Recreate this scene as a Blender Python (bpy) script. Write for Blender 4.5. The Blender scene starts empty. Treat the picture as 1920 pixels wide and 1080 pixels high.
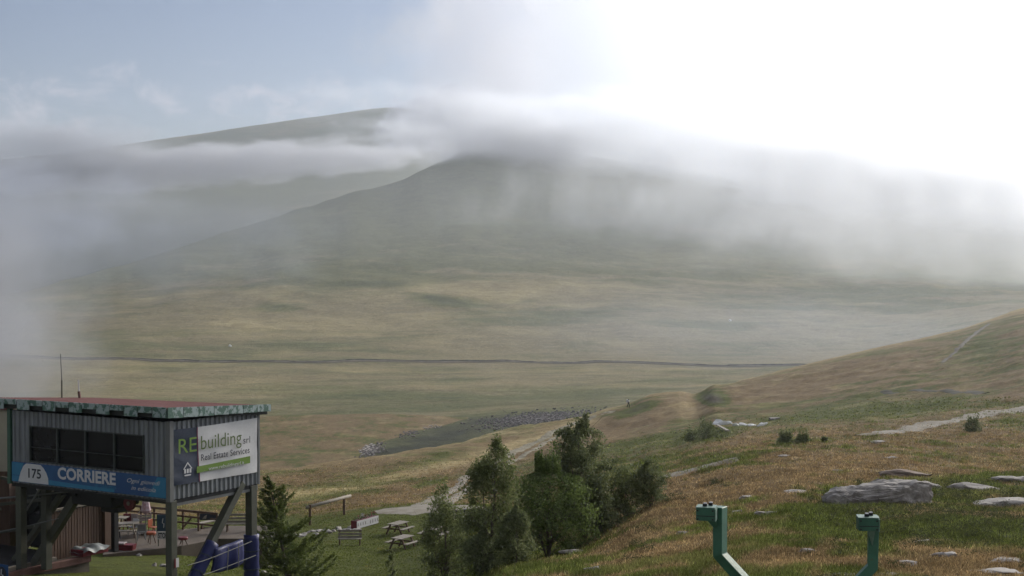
import bpy, bmesh, math, random
import numpy as np
from mathutils import Vector, Matrix, Euler
R = math.radians
PI = math.pi
random.seed(7)
rng = np.random.default_rng(11)
S = bpy.context.scene
COL = S.collection

# ------------------------------------------------------------------ camera
FPX = 2837.0                    # focal length in photo pixels (1920 wide)
HOR = 480.0                     # horizon row in the photo
PITCH = math.atan((540 - HOR) / FPX)
cam_d = bpy.data.cameras.new('camera')
cam = bpy.data.objects.new('camera', cam_d)
COL.objects.link(cam)
cam_d.sensor_width = 36.0
cam_d.lens = FPX * 36.0 / 1920.0
cam_d.clip_start = 0.5
cam_d.clip_end = 20000
cam.location = (0, 0, 0)
cam.rotation_euler = (R(90) - PITCH, 0, 0)
S.camera = cam

# ------------------------------------------------------------------ light
SUN_AZ = R(41.0)                # clockwise from the view axis (+Y)
SUN_EL = R(24.0)
sun_dir = Vector((math.sin(SUN_AZ) * math.cos(SUN_EL), math.cos(SUN_AZ) * math.cos(SUN_EL), math.sin(SUN_EL)))
sd = bpy.data.lights.new('sun', 'SUN')
sd.energy = 3.3
sd.angle = R(12)
sd.color = (1.0, 0.90, 0.74)
sun = bpy.data.objects.new('sun', sd)
COL.objects.link(sun)
sun.rotation_euler = sun_dir.to_track_quat('Z', 'Y').to_euler()
sun.location = (0, 0, 60)

W = bpy.data.worlds.new('World')
S.world = W
W.use_nodes = True
nt = W.node_tree
for n in list(nt.nodes):
    nt.nodes.remove(n)


class NT:
    """small helper to write node trees"""
    def __init__(s, t):
        s.t = t

    def n(s, kind, ins=None, **kw):
        x = s.t.nodes.new(kind)
        for k, v in kw.items():
            setattr(x, k, v)
        for k, v in (ins or {}).items():
            if hasattr(v, 'is_linked') or isinstance(v, bpy.types.NodeSocket):
                s.t.links.new(v, x.inputs[k])
            else:
                x.inputs[k].default_value = v
        return x

    def math(s, op, a, b=None, c=None, clamp=False):
        ins = {0: a}
        if b is not None:
            ins[1] = b
        if c is not None:
            ins[2] = c
        x = s.n('ShaderNodeMath', ins, operation=op)
        x.use_clamp = clamp
        return x.outputs[0]

    def vmath(s, op, a, b=None):
        ins = {0: a}
        if b is not None:
            ins[1] = b
        return s.n('ShaderNodeVectorMath', ins, operation=op)

    def ramp(s, fac, stops, interp='EASE'):
        x = s.n('ShaderNodeValToRGB', {0: fac})
        e = x.color_ramp.elements
        x.color_ramp.interpolation = interp
        while len(e) < len(stops):
            e.new(0.5)
        for i, (p, c) in enumerate(stops):
            e[i].position = p
            e[i].color = (c, c, c, 1) if not hasattr(c, '__len__') else (*c, 1)
        return x.outputs[0]

    def mix(s, fac, a, b, blend='MIX'):
        x = s.n('ShaderNodeMix', data_type='RGBA', blend_type=blend)
        for sock, v in ((x.inputs[0], fac), (x.inputs[6], a), (x.inputs[7], b)):
            if isinstance(v, bpy.types.NodeSocket):
                s.t.links.new(v, sock)
            elif hasattr(v, '__len__') and len(v) == 3:
                sock.default_value = (*v, 1)
            else:
                sock.default_value = v
        return x.outputs[2]

    def noise(s, vec, scale, detail=4, rough=0.55, dist=0.0):
        ins = {'Scale': scale, 'Detail': detail, 'Roughness': rough, 'Distortion': dist}
        if vec is not None:
            ins['Vector'] = vec
        return s.n('ShaderNodeTexNoise', ins).outputs[0]

    def link(s, a, b):
        s.t.links.new(a, b)


w = NT(nt)
sky = w.n('ShaderNodeTexSky', sky_type='NISHITA')
sky.sun_disc = False
sky.sun_elevation = SUN_EL
sky.sun_rotation = SUN_AZ
sky.altitude = 1500
sky.air_density = 1.0
sky.dust_density = 0.7
sky.ozone_density = 1.0
tc = w.n('ShaderNodeTexCoord')
d = w.vmath('NORMALIZE', tc.outputs['Generated']).outputs[0]
sep = w.n('ShaderNodeSeparateXYZ', {0: d})
# cloud deck: spreads from the side of the sun over most of the sky, blue only to the north-west
n1 = w.noise(d, 3.2, 7, 0.58)
n2 = w.noise(d, 11.0, 7, 0.6)
side = w.math('MULTIPLY_ADD', sep.outputs[0], 7.5, 0.95)         # grows to the right
side = w.math('MULTIPLY_ADD', sep.outputs[2], -1.6, side)          # lower = cloudier
cov = w.math('MULTIPLY_ADD', w.math('SUBTRACT', n1, 0.5), 2.3, side)
cov = w.math('MULTIPLY_ADD', w.math('SUBTRACT', n2, 0.5), 2.2, cov)
cov = w.ramp(cov, [(0.0, 0.0), (0.75, 1.0)])
back = w.ramp(w.math('MULTIPLY_ADD', sep.outputs[1], -1.0, 0.5), [(0.3, 0.0), (0.9, 0.75)])
cov = w.math('MAXIMUM', cov, back)
# small ragged puffs low over the far mountain
n3 = w.noise(w.vmath('MULTIPLY', d, (1, 1, 1.6)).outputs[0], 26.0, 7, 0.62, 0.4)
lowb = w.math('MULTIPLY', w.math('SUBTRACT', sep.outputs[2], 0.095), 22.0)
lowb = w.math('SUBTRACT', 1.0, w.math('MULTIPLY', lowb, lowb), clamp=True)
puff = w.ramp(w.math('MULTIPLY', n3, w.math('MULTIPLY_ADD', lowb, 0.6, 0.55)), [(0.50, 0.0), (0.85, 0.7)])
cov0 = cov
# glow of the sun through the cloud
sdot = w.vmath('DOT_PRODUCT', d, tuple(sun_dir)).outputs['Value']
g1 = w.math('POWER', w.math('MAXIMUM', sdot, 0.0), 14.0)
lum = w.math('ADD', w.math('MINIMUM', w.math('MULTIPLY', g1, 245.0), 40.0), 6.2)
ccol = w.n('ShaderNodeVectorMath', {0: (0.96, 0.985, 1.06), 3: lum}, operation='SCALE').outputs[0]
air = w.vmath('MULTIPLY', sky.outputs[0], (1.12, 1.0, 1.04)).outputs[0]
skyc = w.mix(cov, air, ccol)
skyc = w.mix(w.math('MULTIPLY', puff, w.math('SUBTRACT', 1.0, cov0)), skyc, (10.5, 10.1, 10.9))
bg = w.n('ShaderNodeBackground', {0: skyc, 1: 0.070})
out = w.n('ShaderNodeOutputWorld', {0: bg.outputs[0]})

S.view_settings.view_transform = 'Standard'
S.view_settings.look = 'None'
S.view_settings.exposure = 0.0
S.view_settings.gamma = 1.0
S.view_settings.use_curve_mapping = False
S.render.engine = 'CYCLES'
cy = S.cycles
cy.use_adaptive_sampling = True
cy.adaptive_threshold = 0.03
cy.use_denoising = True
try:
    cy.denoiser = 'OPENIMAGEDENOISE'
except Exception:
    pass
cy.max_bounces = 5
cy.diffuse_bounces = 2
cy.glossy_bounces = 2
cy.transmission_bounces = 2
cy.volume_bounces = 1
cy.transparent_max_bounces = 8
cy.volume_max_steps = 64
cy.volume_step_rate = 1.0
cy.sample_clamp_indirect = 4

# ------------------------------------------------------------------ numeric noise
_perm = rng.permutation(4096).astype(np.int64)


def _h(ix, iy):
    return _perm[(_perm[ix & 4095] + iy) & 4095] / 4095.0


def vnoise(x, y):
    x = np.asarray(x, float); y = np.asarray(y, float)
    ix = np.floor(x).astype(np.int64); iy = np.floor(y).astype(np.int64)
    fx = x - ix; fy = y - iy
    fx = fx * fx * fx * (fx * (fx * 6 - 15) + 10)
    fy = fy * fy * fy * (fy * (fy * 6 - 15) + 10)
    a = _h(ix, iy); b = _h(ix + 1, iy); c = _h(ix, iy + 1); e = _h(ix + 1, iy + 1)
    return (a + (b - a) * fx) * (1 - fy) + (c + (e - c) * fx) * fy - 0.5


def fbm(x, y, octaves=4, gain=0.5):
    s = 0; a = 1.0; t = 0
    for i in range(octaves):
        s = s + a * vnoise(x * 2 ** i + 17.3 * i, y * 2 ** i - 9.1 * i)
        t += a
        a *= gain
    return s / t * 2          # about -1..1


def ss(a, b, v):
    t = np.clip((np.asarray(v, float) - a) / (b - a), 0, 1)
    return t * t * (3 - 2 * t)


# ------------------------------------------------------------------ projection helpers (survey of the site from the photo)
def slope(py):
    """height per metre of distance for a photo row"""
    return np.tan(np.arctan((540.0 - np.asarray(py, float)) / FPX) - PITCH)


def at(px, py, D):
    """world point seen at a photo pixel at depth D (metres along +Y)"""
    # X grows slightly with pitch; exact for the pitched camera
    u = (px - 960.0) / FPX; v = (540.0 - py) / FPX
    c, s_ = math.cos(PITCH), math.sin(PITCH)
    fy = c + v * s_; fz = -s_ + v * c
    return Vector((u / fy * D, D, fz / fy * D))


def pix(x, y, z):
    c, s_ = math.cos(PITCH), math.sin(PITCH)
    dep = y * c - z * s_
    up = y * s_ + z * c
    return 960 + FPX * x / dep, 540 - FPX * up / dep


# ------------------------------------------------------------------ terrain profiles
# per column (photo x): knots (distance, photo row)
GC = {
    -1400: (60, (75, 1040), (95, 1000), (130, 960), (230, 930)),
    -300: (60, (75, 1050), (95, 1000), (130, 960), (230, 925)),
    0:    (64, (78, 1050), (95, 1000), (140, 960), (230, 918)),
    150:  (66, (80, 1040), (95, 1000), (140, 950), (230, 910)),
    300:  (69, (82, 1035), (98, 1000), (142, 942), (228, 903)),
    500:  (80, (92, 1038), (112, 985), (160, 925), (230, 890)),
    700:  (84, (98, 1020), (115, 958), (165, 905), (240, 864)),
    830:  (76, (95, 1015), (115, 955), (180, 882), (262, 841)),
    960:  (54, (80, 1035), (110, 960), (190, 868), (300, 811)),
    1080: (47, (70, 1020), (105, 930), (200, 838), (330, 787)),
    1180: (44, (62, 1000), (100, 905), (200, 826), (345, 761)),
    1220: (43, (60, 990), (95, 895), (200, 816), (350, 742)),
    1270: (42, (58, 985), (92, 888), (190, 815), (355, 737)),
    1305: (42, (58, 980), (90, 880), (190, 806), (360, 745)),
    1345: (41, (57, 975), (88, 872), (190, 796), (350, 725)),
    1400: (40, (56, 970), (85, 866), (195, 790), (372, 714)),
    1500: (39, (55, 965), (82, 864), (200, 775), (400, 688)),
    1650: (38, (55, 965), (80, 872), (190, 762), (430, 652)),
    1800: (38, (55, 965), (80, 882), (180, 748), (470, 618)),
    1860: (38, (56, 960), (80, 884), (175, 744), (485, 598)),
    1920: (38, (57, 955), (80, 885), (170, 740), (500, 577)),
    2300: (40, (58, 930), (82, 850), (170, 700), (520, 520)),
    3400: (45, (60, 900), (90, 820), (180, 680), (550, 470)),
}
_gx = np.array(sorted(GC), float)
_gd = []; _gz = []
for k in sorted(GC):
    c0, *rest = GC[k]
    e = rest[-1]
    ds = [3.0, 20.0, c0] + [q[0] for q in rest]
    zC = float(slope(1080)) * c0
    zs = [-7.6, -7.9 - 0.12 * max(0, c0 - 40) * 0.6, zC] + [float(slope(q[1])) * q[0] for q in rest]
    ds += [e[0] * 1.12, e[0] * 1.3]
    zs += [zs[-1] - 0.035 * e[0] * 0.12 / 0.12 - 7, zs[-1] - 26]
    _gd.append(ds); _gz.append(zs)
_gd = np.array(_gd); _gz = np.array(_gz)
HC = {   # far slope: foot, then up to the crest
    -1400: ((520, 885), (700, 790), (900, 715), (1100, 680), (1300, 662), (1450, 650), (1600, 642)),
    -300: ((480, 885), (690, 760), (900, 690), (1080, 645), (1250, 618), (1380, 604), (1500, 596)),
    0:    ((450, 888), (690, 752), (900, 676), (1080, 632), (1250, 600), (1400, 575), (1550, 556)),
    300:  ((440, 888), (690, 746), (900, 677), (1110, 615), (1330, 562), (1560, 515), (1750, 479)),
    500:  ((430, 884), (690, 743), (900, 679), (1130, 608), (1400, 538), (1670, 470), (1900, 414)),
    640:  ((430, 868), (690, 742), (900, 679), (1140, 605), (1430, 528), (1730, 440), (2000, 366)),
    760:  ((432, 852), (690, 741), (900, 678), (1150, 602), (1450, 520), (1780, 420), (2100, 334)),
    830:  ((436, 845), (690, 740), (900, 678), (1150, 601), (1460, 518), (1820, 402), (2180, 301)),
    880:  ((440, 836), (690, 739), (900, 678), (1150, 600), (1460, 516), (1830, 396), (2230, 284)),
    1000: ((450, 812), (690, 737), (900, 679), (1150, 600), (1460, 516), (1850, 396), (2280, 286)),
    1200: ((485, 778), (700, 728), (900, 680), (1150, 602), (1460, 520), (1850, 410), (2280, 309)),
    1400: ((540, 745), (720, 718), (900, 682), (1160, 606), (1460, 528), (1840, 430), (2250, 341)),
    1600: ((600, 700), (760, 694), (930, 672), (1180, 606), (1460, 535), (1820, 448), (2200, 366)),
    1920: ((700, 640), (850, 628), (1020, 602), (1250, 568), (1500, 525), (1800, 465), (2100, 401)),
    2500: ((760, 600), (900, 590), (1080, 565), (1280, 545), (1500, 515), (1750, 485), (2000, 450)),
    3400: ((800, 560), (950, 550), (1100, 540), (1300, 525), (1500, 510), (1700, 495), (1900, 480)),
}
_hx = np.array(sorted(HC), float)
_hd = []; _hz = []
for k in sorted(HC):
    c = HC[k]
    ds = [q[0] for q in c]; zs = [float(slope(q[1])) * q[0] for q in c]
    ds += [ds[-1] + 130, ds[-1] + 500, 3000]
    zs += [zs[-1] - 22, zs[-1] - 170, zs[-1] - 230]
    _hd.append(ds); _hz.append(zs)
_hd = np.array(_hd); _hz = np.array(_hz)
MC = {   # far mountain
    -1400: ((3100, 470), (3800, 420), (4500, 372)),
    0:    ((3000, 480), (3700, 370), (4500, 302)),
    300:  ((3000, 480), (3700, 350), (4500, 263)),
    450:  ((3000, 480), (3700, 340), (4500, 241)),
    600:  ((3000, 480), (3700, 330), (4500, 219)),
    740:  ((3000, 480), (3700, 320), (4500, 202)),
    810:  ((3000, 480), (3700, 330), (4500, 215)),
    900:  ((3000, 480), (3700, 350), (4500, 275)),
    1000: ((3000, 480), (3700, 380), (4500, 330)),
    1300: ((3000, 480), (3700, 420), (4500, 400)),
    1900: ((3000, 480), (3700, 450), (4500, 440)),
    3400: ((3000, 480), (3700, 470), (4500, 460)),
}
_mx = np.array(sorted(MC), float)
_md = []; _mz = []
for k in sorted(MC):
    c = MC[k]
    ds = [2850.0] + [q[0] for q in c]; zs = [-170.0] + [float(slope(q[1])) * q[0] for q in c]
    ds += [4800, 4950]
    zs += [zs[-1] - 60, zs[-1] - 120]
    _md.append(ds); _mz.append(zs)
_md = np.array(_md); _mz = np.array(_mz)


def pchip_slopes(x, y):
    """monotone slopes, rows of knots"""
    h = np.diff(x, axis=1); dl = np.diff(y, axis=1) / h
    m = np.zeros_like(y)
    a = dl[:, :-1]; b = dl[:, 1:]
    w1 = 2 * h[:, 1:] + h[:, :-1]; w2 = h[:, 1:] + 2 * h[:, :-1]
    same = a * b > 0
    with np.errstate(divide='ignore', invalid='ignore'):
        mm = (w1 + w2) / (w1 / a + w2 / b)
    m[:, 1:-1] = np.where(same, mm, 0)
    m[:, 0] = dl[:, 0]; m[:, -1] = dl[:, -1]
    return m


def cinterp(gx, tab, px):
    """pchip across columns for every knot"""
    X = np.repeat(gx[None, :], tab.shape[1], 0); Y = tab.T.copy()
    m = pchip_slopes(X, Y)
    i = np.clip(np.searchsorted(gx, px) - 1, 0, len(gx) - 2)
    h = gx[i + 1] - gx[i]; t = np.clip((px - gx[i]) / h, 0, 1)
    t2 = t * t; t3 = t2 * t
    return ((2 * t3 - 3 * t2 + 1) * Y[:, i] + (t3 - 2 * t2 + t) * h * m[:, i] + (-2 * t3 + 3 * t2) * Y[:, i + 1] + (t3 - t2) * h * m[:, i + 1]).T


def profile(gx, gd, gz, px, D):
    """heights at columns px and distances D (1-D arrays of equal length)"""
    px = np.clip(np.atleast_1d(np.asarray(px, float)), gx[0], gx[-1]); D = np.atleast_1d(np.asarray(D, float))
    kd = cinterp(gx, gd, px); kz = cinterp(gx, gz, px)
    m = pchip_slopes(kd, kz)
    K = kd.shape[1]
    i = np.clip((kd < D[:, None]).sum(1) - 1, 0, K - 2)
    r = np.arange(len(D))
    x0 = kd[r, i]; h = kd[r, i + 1] - x0
    t = np.clip((D - x0) / h, 0, 1)
    t2 = t * t; t3 = t2 * t
    return (2 * t3 - 3 * t2 + 1) * kz[r, i] + (t3 - 2 * t2 + t) * h * m[r, i] + (-2 * t3 + 3 * t2) * kz[r, i + 1] + (t3 - t2) * h * m[r, i + 1]


def relief(px, D, x, y):
    """hummocks and hollows laid over the smooth profile"""
    rough = 0.3 + 0.7 * ss(850, 1150, px)                 # the lawn on the left is smoother
    rough = np.where(D > 125, 1.0, rough)
    big = fbm(x / 26 + 3, y / 26, 4) * 0.9 * ss(110, 240, D)
    mid = fbm(x / 6.5, y / 6.5 + 5, 4) * (0.22 + 0.0016 * D)
    sm = fbm(x / 1.6 + 40, y / 1.6, 3) * 0.11
    vis = 1 - 0.75 * ss(0, 1, (D - 300) / 60.0)
    return rough * (mid * vis + sm) + big * 0.8 * vis


def gz_at(px, D):
    px = np.atleast_1d(np.asarray(px, float)); D = np.atleast_1d(np.asarray(D, float))
    z = profile(_gx, _gd, _gz, px, D)
    x = (px - 960) / FPX * D; y = D
    return z + relief(px, D, x, y)


def ground_z(x, y):
    x = np.atleast_1d(np.asarray(x, float)); y = np.atleast_1d(np.asarray(y, float))
    return gz_at(960 + FPX * x / y, y)


def gz1(x, y):
    return float(ground_z(x, y)[0])


def hz_at(px, D):
    px = np.atleast_1d(np.asarray(px, float)); D = np.atleast_1d(np.asarray(D, float))
    z = profile(_hx, _hd, _hz, px, D)
    x = (px - 960) / FPX * D; y = D
    z = z + fbm(x / 170, y / 240, 4) * (1.0 + 5 * ss(650, 1500, D)) * (1 - 0.6 * ss(1900, 2200, D)) * ss(430, 640, D)
    z = z + fbm(x / 30, y / 30 + 7, 4) * (0.8 + 1.5 * ss(700, 1500, D)) * (0.2 + 0.8 * ss(480, 600, D))
    return z


def hit(px, py, dmin=25, dmax=560, far=False):
    """distance at which the sight line of a photo pixel meets the ground"""
    n = 1400
    D = np.exp(np.linspace(math.log(dmin), math.log(dmax), n))
    z = (hz_at if far else gz_at)(np.full(n, px), D)
    s_ = z / D
    ok = np.nonzero(s_ >= float(slope(py)))[0]
    return float(D[ok[0]]) if len(ok) else dmax


def on_ground(px, py, **k):
    D = hit(px, py, **k)
    x = (px - 960) / FPX * D
    return Vector((x, D, gz1(x, D)))


# ------------------------------------------------------------------ object helpers
def tag(o, label=None, cat=None, group=None, kind=None):
    if label: o['label'] = label
    if cat: o['category'] = cat
    if group: o['group'] = group
    if kind: o['kind'] = kind
    return o


def thing(name, label, cat, loc=(0, 0, 0), rz=0.0, group=None):
    o = bpy.data.objects.new(name, None)
    o.empty_display_size = 0.2
    COL.objects.link(o)
    o.location = loc
    o.rotation_euler = (0, 0, rz)
    return tag(o, label, cat, group)


class MB:
    def __init__(s):
        s.v = []; s.f = []; s.m = []

    def add(s, vs, fs, mi=0):
        b = len(s.v)
        s.v += [tuple(q) for q in vs]
        s.f += [tuple(b + i for i in q) for q in fs]
        s.m += [mi] * len(fs)
        return s

    def box(s, c, d, M=None, mi=0, bev=0.0):
        x, y, z = c; a, b, e = d[0] / 2, d[1] / 2, d[2] / 2
        vs = [Vector((x + i * a, y + j * b, z + k * e)) for i in (-1, 1) for j in (-1, 1) for k in (-1, 1)]
        if M is not None:
            vs = [M @ q for q in vs]
        return s.add(vs, [(0, 1, 3, 2), (4, 6, 7, 5), (0, 4, 5, 1), (2, 3, 7, 6), (0, 2, 6, 4), (1, 5, 7, 3)], mi)

    def beam(s, p, q, w_, h_=None, up=(0, 0, 1), mi=0):
        """rectangular bar from p to q"""
        h_ = h_ or w_
        p = Vector(p); q = Vector(q); d_ = (q - p).normalized(); up = Vector(up)
        sx = d_.cross(up)
        if sx.length < 1e-4:
            sx = d_.cross(Vector((0, 1, 0)))
        sx.normalize(); sy = sx.cross(d_).normalized()
        vs = []
        for e in (p, q):
            for i, j in ((-1, -1), (1, -1), (1, 1), (-1, 1)):
                vs.append(e + sx * i * w_ / 2 + sy * j * h_ / 2)
        return s.add(vs, [(0, 1, 2, 3), (7, 6, 5, 4), (0, 4, 5, 1), (1, 5, 6, 2), (2, 6, 7, 3), (3, 7, 4, 0)], mi)

    def tube(s, pts, r, n=8, mi=0, cap=True):
        pts = [Vector(q) for q in pts]
        rs = r if hasattr(r, '__len__') else [r] * len(pts)
        base = len(s.v); prev = None
        for i, q in enumerate(pts):
            t = (pts[min(i + 1, len(pts) - 1)] - pts[max(i - 1, 0)])
            t = t.normalized() if t.length > 0 else Vector((0, 0, 1))
            if prev is None:
                a = t.cross(Vector((0, 0, 1)))
                if a.length < 1e-3:
                    a = t.cross(Vector((1, 0, 0)))
            else:
                a = prev - t * prev.dot(t)
            a.normalize(); prev = a; b = t.cross(a)
            for k in range(n):
                an = 2 * PI * k / n
                s.v.append(tuple(q + (a * math.cos(an) + b * math.sin(an)) * rs[i]))
        for i in range(len(pts) - 1):
            for k in range(n):
                k2 = (k + 1) % n
                s.f.append((base + i * n + k, base + (i + 1) * n + k, base + (i + 1) * n + k2, base + i * n + k2)); s.m.append(mi)
        if cap:
            s.f.append(tuple(base + k for k in range(n))); s.m.append(mi)
            s.f.append(tuple(base + (len(pts) - 1) * n + k for k in reversed(range(n)))); s.m.append(mi)
        return s

    def prism(s, poly, off, mi=0):
        """polygon (list of 3-D points) swept by the vector off"""
        n = len(poly); off = Vector(off)
        a = [Vector(q) for q in poly]; b = [q + off for q in a]
        fs = [tuple(range(n)), tuple(reversed(range(n, 2 * n)))] + [(i, n + i, n + (i + 1) % n, (i + 1) % n) for i in range(n)]
        return s.add(a + b, fs, mi)

    def build(s, name, mat, parent=None, smooth=False, world=False, bevel=0.0):
        me = bpy.data.meshes.new(name)
        me.from_pydata(s.v, [], s.f)
        for q in (mat if isinstance(mat, (list, tuple)) else [mat]):
            me.materials.append(q)
        if any(s.m):
            me.polygons.foreach_set('material_index', s.m)
        bm = bmesh.new(); bm.from_mesh(me)
        bmesh.ops.recalc_face_normals(bm, faces=bm.faces)
        if bevel > 0:
            bmesh.ops.bevel(bm, geom=list(bm.edges), offset=bevel, segments=1, affect='EDGES', clamp_overlap=True)
        if world and parent is not None:      # points were given in world space
            Mi = (Matrix.Translation(parent.location) @ Euler(parent.rotation_euler).to_matrix().to_4x4()).inverted()
            bmesh.ops.transform(bm, matrix=Mi, verts=bm.verts)
        bm.to_mesh(me); bm.free()
        if smooth:
            me.polygons.foreach_set('use_smooth', [True] * len(me.polygons))
        o = bpy.data.objects.new(name, me)
        COL.objects.link(o)
        if parent is not None:
            o.parent = parent
        return o


def copy_tree(o, loc=None, rz=None, label=None):
    def rec(a, par):
        c = a.copy(); COL.objects.link(c)
        if par is not None:
            c.parent = par
        for ch in kids.get(a, ()):
            rec(ch, c)
        return c
    kids = {}
    for q in S.objects:
        if q.parent is not None:
            kids.setdefault(q.parent, []).append(q)
    c = rec(o, None)
    if loc is not None: c.location = loc
    if rz is not None: c.rotation_euler = (0, 0, rz)
    if label: c['label'] = label
    return c


# ------------------------------------------------------------------ materials
def mat(name, col, rough=0.7, metal=0.0, var=0.25, scale=3.0, bump=0.0, bscale=30.0, col2=None, spec=0.3, stretch=None, thresh=(0.35, 0.65), rust=None):
    m = bpy.data.materials.new(name); m.use_nodes = True
    t = m.node_tree
    for n in list(t.nodes):
        t.nodes.remove(n)
    k = NT(t)
    tc_ = k.n('ShaderNodeTexCoord')
    v = tc_.outputs['Object']
    if stretch:
        v = k.n('ShaderNodeMapping', {0: v, 3: stretch}).outputs[0]
    a = k.noise(v, scale, 6, 0.6)
    c2 = col2 or tuple(q * (1 - var) for q in col)
    f = k.ramp(a, [(thresh[0], 0.0), (thresh[1], 1.0)], 'LINEAR')
    c = k.mix(f, c2, col)
    fine = k.noise(v, scale * 9, 4, 0.65)
    c = k.mix(k.math('MULTIPLY', fine, 0.5), c, tuple(q * 0.55 for q in col))
    if rust:
        rn = k.noise(v, 2.2, 9, 0.75)
        c = k.mix(k.ramp(rn, [(rust, 0.0), (rust + 0.04, 0.85)], 'LINEAR'), c, (0.10, 0.045, 0.02))
    b = k.n('ShaderNodeBsdfPrincipled', {'Base Color': c, 'Metallic': metal, 'Specular IOR Level': spec})
    rr = k.math('MULTIPLY_ADD', fine, 0.25, rough - 0.12, clamp=True)
    k.link(rr, b.inputs['Roughness'])
    if bump:
        bn = k.n('ShaderNodeBump', {'Strength': bump, 'Distance': 0.03, 'Height': k.noise(v, bscale, 5, 0.6)})
        k.link(bn.outputs[0], b.inputs['Normal'])
    k.n('ShaderNodeOutputMaterial', {0: b.outputs[0]})
    return m
# ------------------------------------------------------------------ terrain materials
def terrain_mat(name, far=False):
    m = bpy.data.materials.new(name); m.use_nodes = True
    t = m.node_tree
    for n in list(t.nodes):
        t.nodes.remove(n)
    k = NT(t)
    g = k.n('ShaderNodeNewGeometry')
    P = g.outputs['Position']
    at_ = k.n('ShaderNodeAttribute', attribute_name='veg')
    vs = k.n('ShaderNodeSeparateColor', {0: at_.outputs['Color']})
    green, bright, bare = vs.outputs[0], vs.outputs[1], vs.outputs[2]
    if not far:
        fine = k.noise(P, 2.3, 8, 0.68)
        mid = k.noise(P, 0.45, 5, 0.6)
        tiny = k.noise(P, 9.0, 5, 0.7)
    else:
        flat = k.n('ShaderNodeMapping', {0: P, 3: (0.6, 1.0, 1.0)}).outputs[0]
        fine = k.noise(flat, 0.16, 8, 0.7)
        mid = k.noise(flat, 0.03, 6, 0.6)
        tiny = k.noise(flat, 0.6, 6, 0.75)
    f = k.math('MULTIPLY_ADD', k.math('SUBTRACT', fine, 0.5), 1.5 if not far else 0.9, green)
    f = k.math('MULTIPLY_ADD', k.math('SUBTRACT', mid, 0.5), 0.9, f)
    f = k.ramp(f, [(0.3, 0.0), (0.7, 1.0)], 'LINEAR')
    if not far:
        dry = k.mix(k.ramp(tiny, [(0.3, 0.0), (0.7, 1.0)]), (0.105, 0.066, 0.032), (0.240, 0.172, 0.084))
        grn = k.mix(k.ramp(tiny, [(0.3, 0.0), (0.75, 1.0)]), (0.042, 0.052, 0.007), (0.118, 0.134, 0.020))
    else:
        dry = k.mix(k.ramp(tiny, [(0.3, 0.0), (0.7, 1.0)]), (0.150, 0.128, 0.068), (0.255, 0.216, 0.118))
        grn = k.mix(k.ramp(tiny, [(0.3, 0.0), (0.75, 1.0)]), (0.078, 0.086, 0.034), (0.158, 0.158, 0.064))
    c = k.mix(f, dry, grn)
    sunlit_straw = k.mix(tiny, (0.36, 0.285, 0.13), (0.58, 0.48, 0.26))  # dry grass gold, also carries sunlight painted on crests and far slope
    c = k.mix(k.math('MULTIPLY', bright, k.ramp(fine, [(0.35, 0.6), (0.65, 1.0)])), c, sunlit_straw)
    heather_shade = k.math('SUBTRACT', green, 1.0, clamp=True)  # dark plants and banks, also carries cloud shade painted on the far slope
    c = k.mix(heather_shade, c, (0.030, 0.034, 0.022) if far else (0.062, 0.050, 0.038))
    stone = k.mix(k.ramp(k.noise(P, 5.0 if not far else 0.35, 6, 0.8), [(0.35, 0.0), (0.65, 1.0)]), (0.045, 0.038, 0.028), (0.15, 0.13, 0.10))
    bf = k.ramp(k.math('MULTIPLY_ADD', k.math('SUBTRACT', fine, 0.5), 1.2, bare), [(0.45, 0.0), (0.6, 1.0)])
    c = k.mix(bf, c, stone)
    tuft = k.noise(P if not far else flat, 0.8 if not far else 0.09, 9, 0.72)
    c = k.n('ShaderNodeVectorMath', {0: c, 3: k.ramp(tuft, [(0.30, 0.50 if not far else 0.76), (0.70, 1.18 if not far else 1.20)], 'LINEAR')}, operation='SCALE').outputs[0]
    b = k.n('ShaderNodeBsdfPrincipled', {'Base Color': c, 'Roughness': 0.95, 'Specular IOR Level': 0.1})
    hgt = k.math('MULTIPLY_ADD', tiny, 0.5, fine)
    bn = k.n('ShaderNodeBump', {'Strength': 0.8 if not far else 0.9, 'Distance': 0.22 if not far else 2.6, 'Height': hgt})
    k.link(bn.outputs[0], b.inputs['Normal'])
    k.n('ShaderNodeOutputMaterial', {0: b.outputs[0]})
    return m


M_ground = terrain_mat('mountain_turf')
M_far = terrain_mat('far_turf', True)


def blob(px, py, cx, cy, rx, ry, rot=0.0):
    dx = px - cx; dy = py - cy
    c, s_ = math.cos(rot), math.sin(rot)
    a = (dx * c + dy * s_) / rx; b = (-dx * s_ + dy * c) / ry
    return np.exp(-(a * a + b * b))


def seg(px, py, pts, wd):
    """1 near a polyline given in photo coordinates"""
    best = np.full(px.shape, 1e9)
    for (x0, y0), (x1, y1) in zip(pts[:-1], pts[1:]):
        L2 = (x1 - x0) ** 2 + (y1 - y0) ** 2
        t = np.clip(((px - x0) * (x1 - x0) + (py - y0) * (y1 - y0)) / L2, 0, 1)
        best = np.minimum(best, np.hypot(px - x0 - t * (x1 - x0), (py - y0 - t * (y1 - y0)) * 2.2))
    return np.exp(-(best / wd) ** 2)


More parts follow.
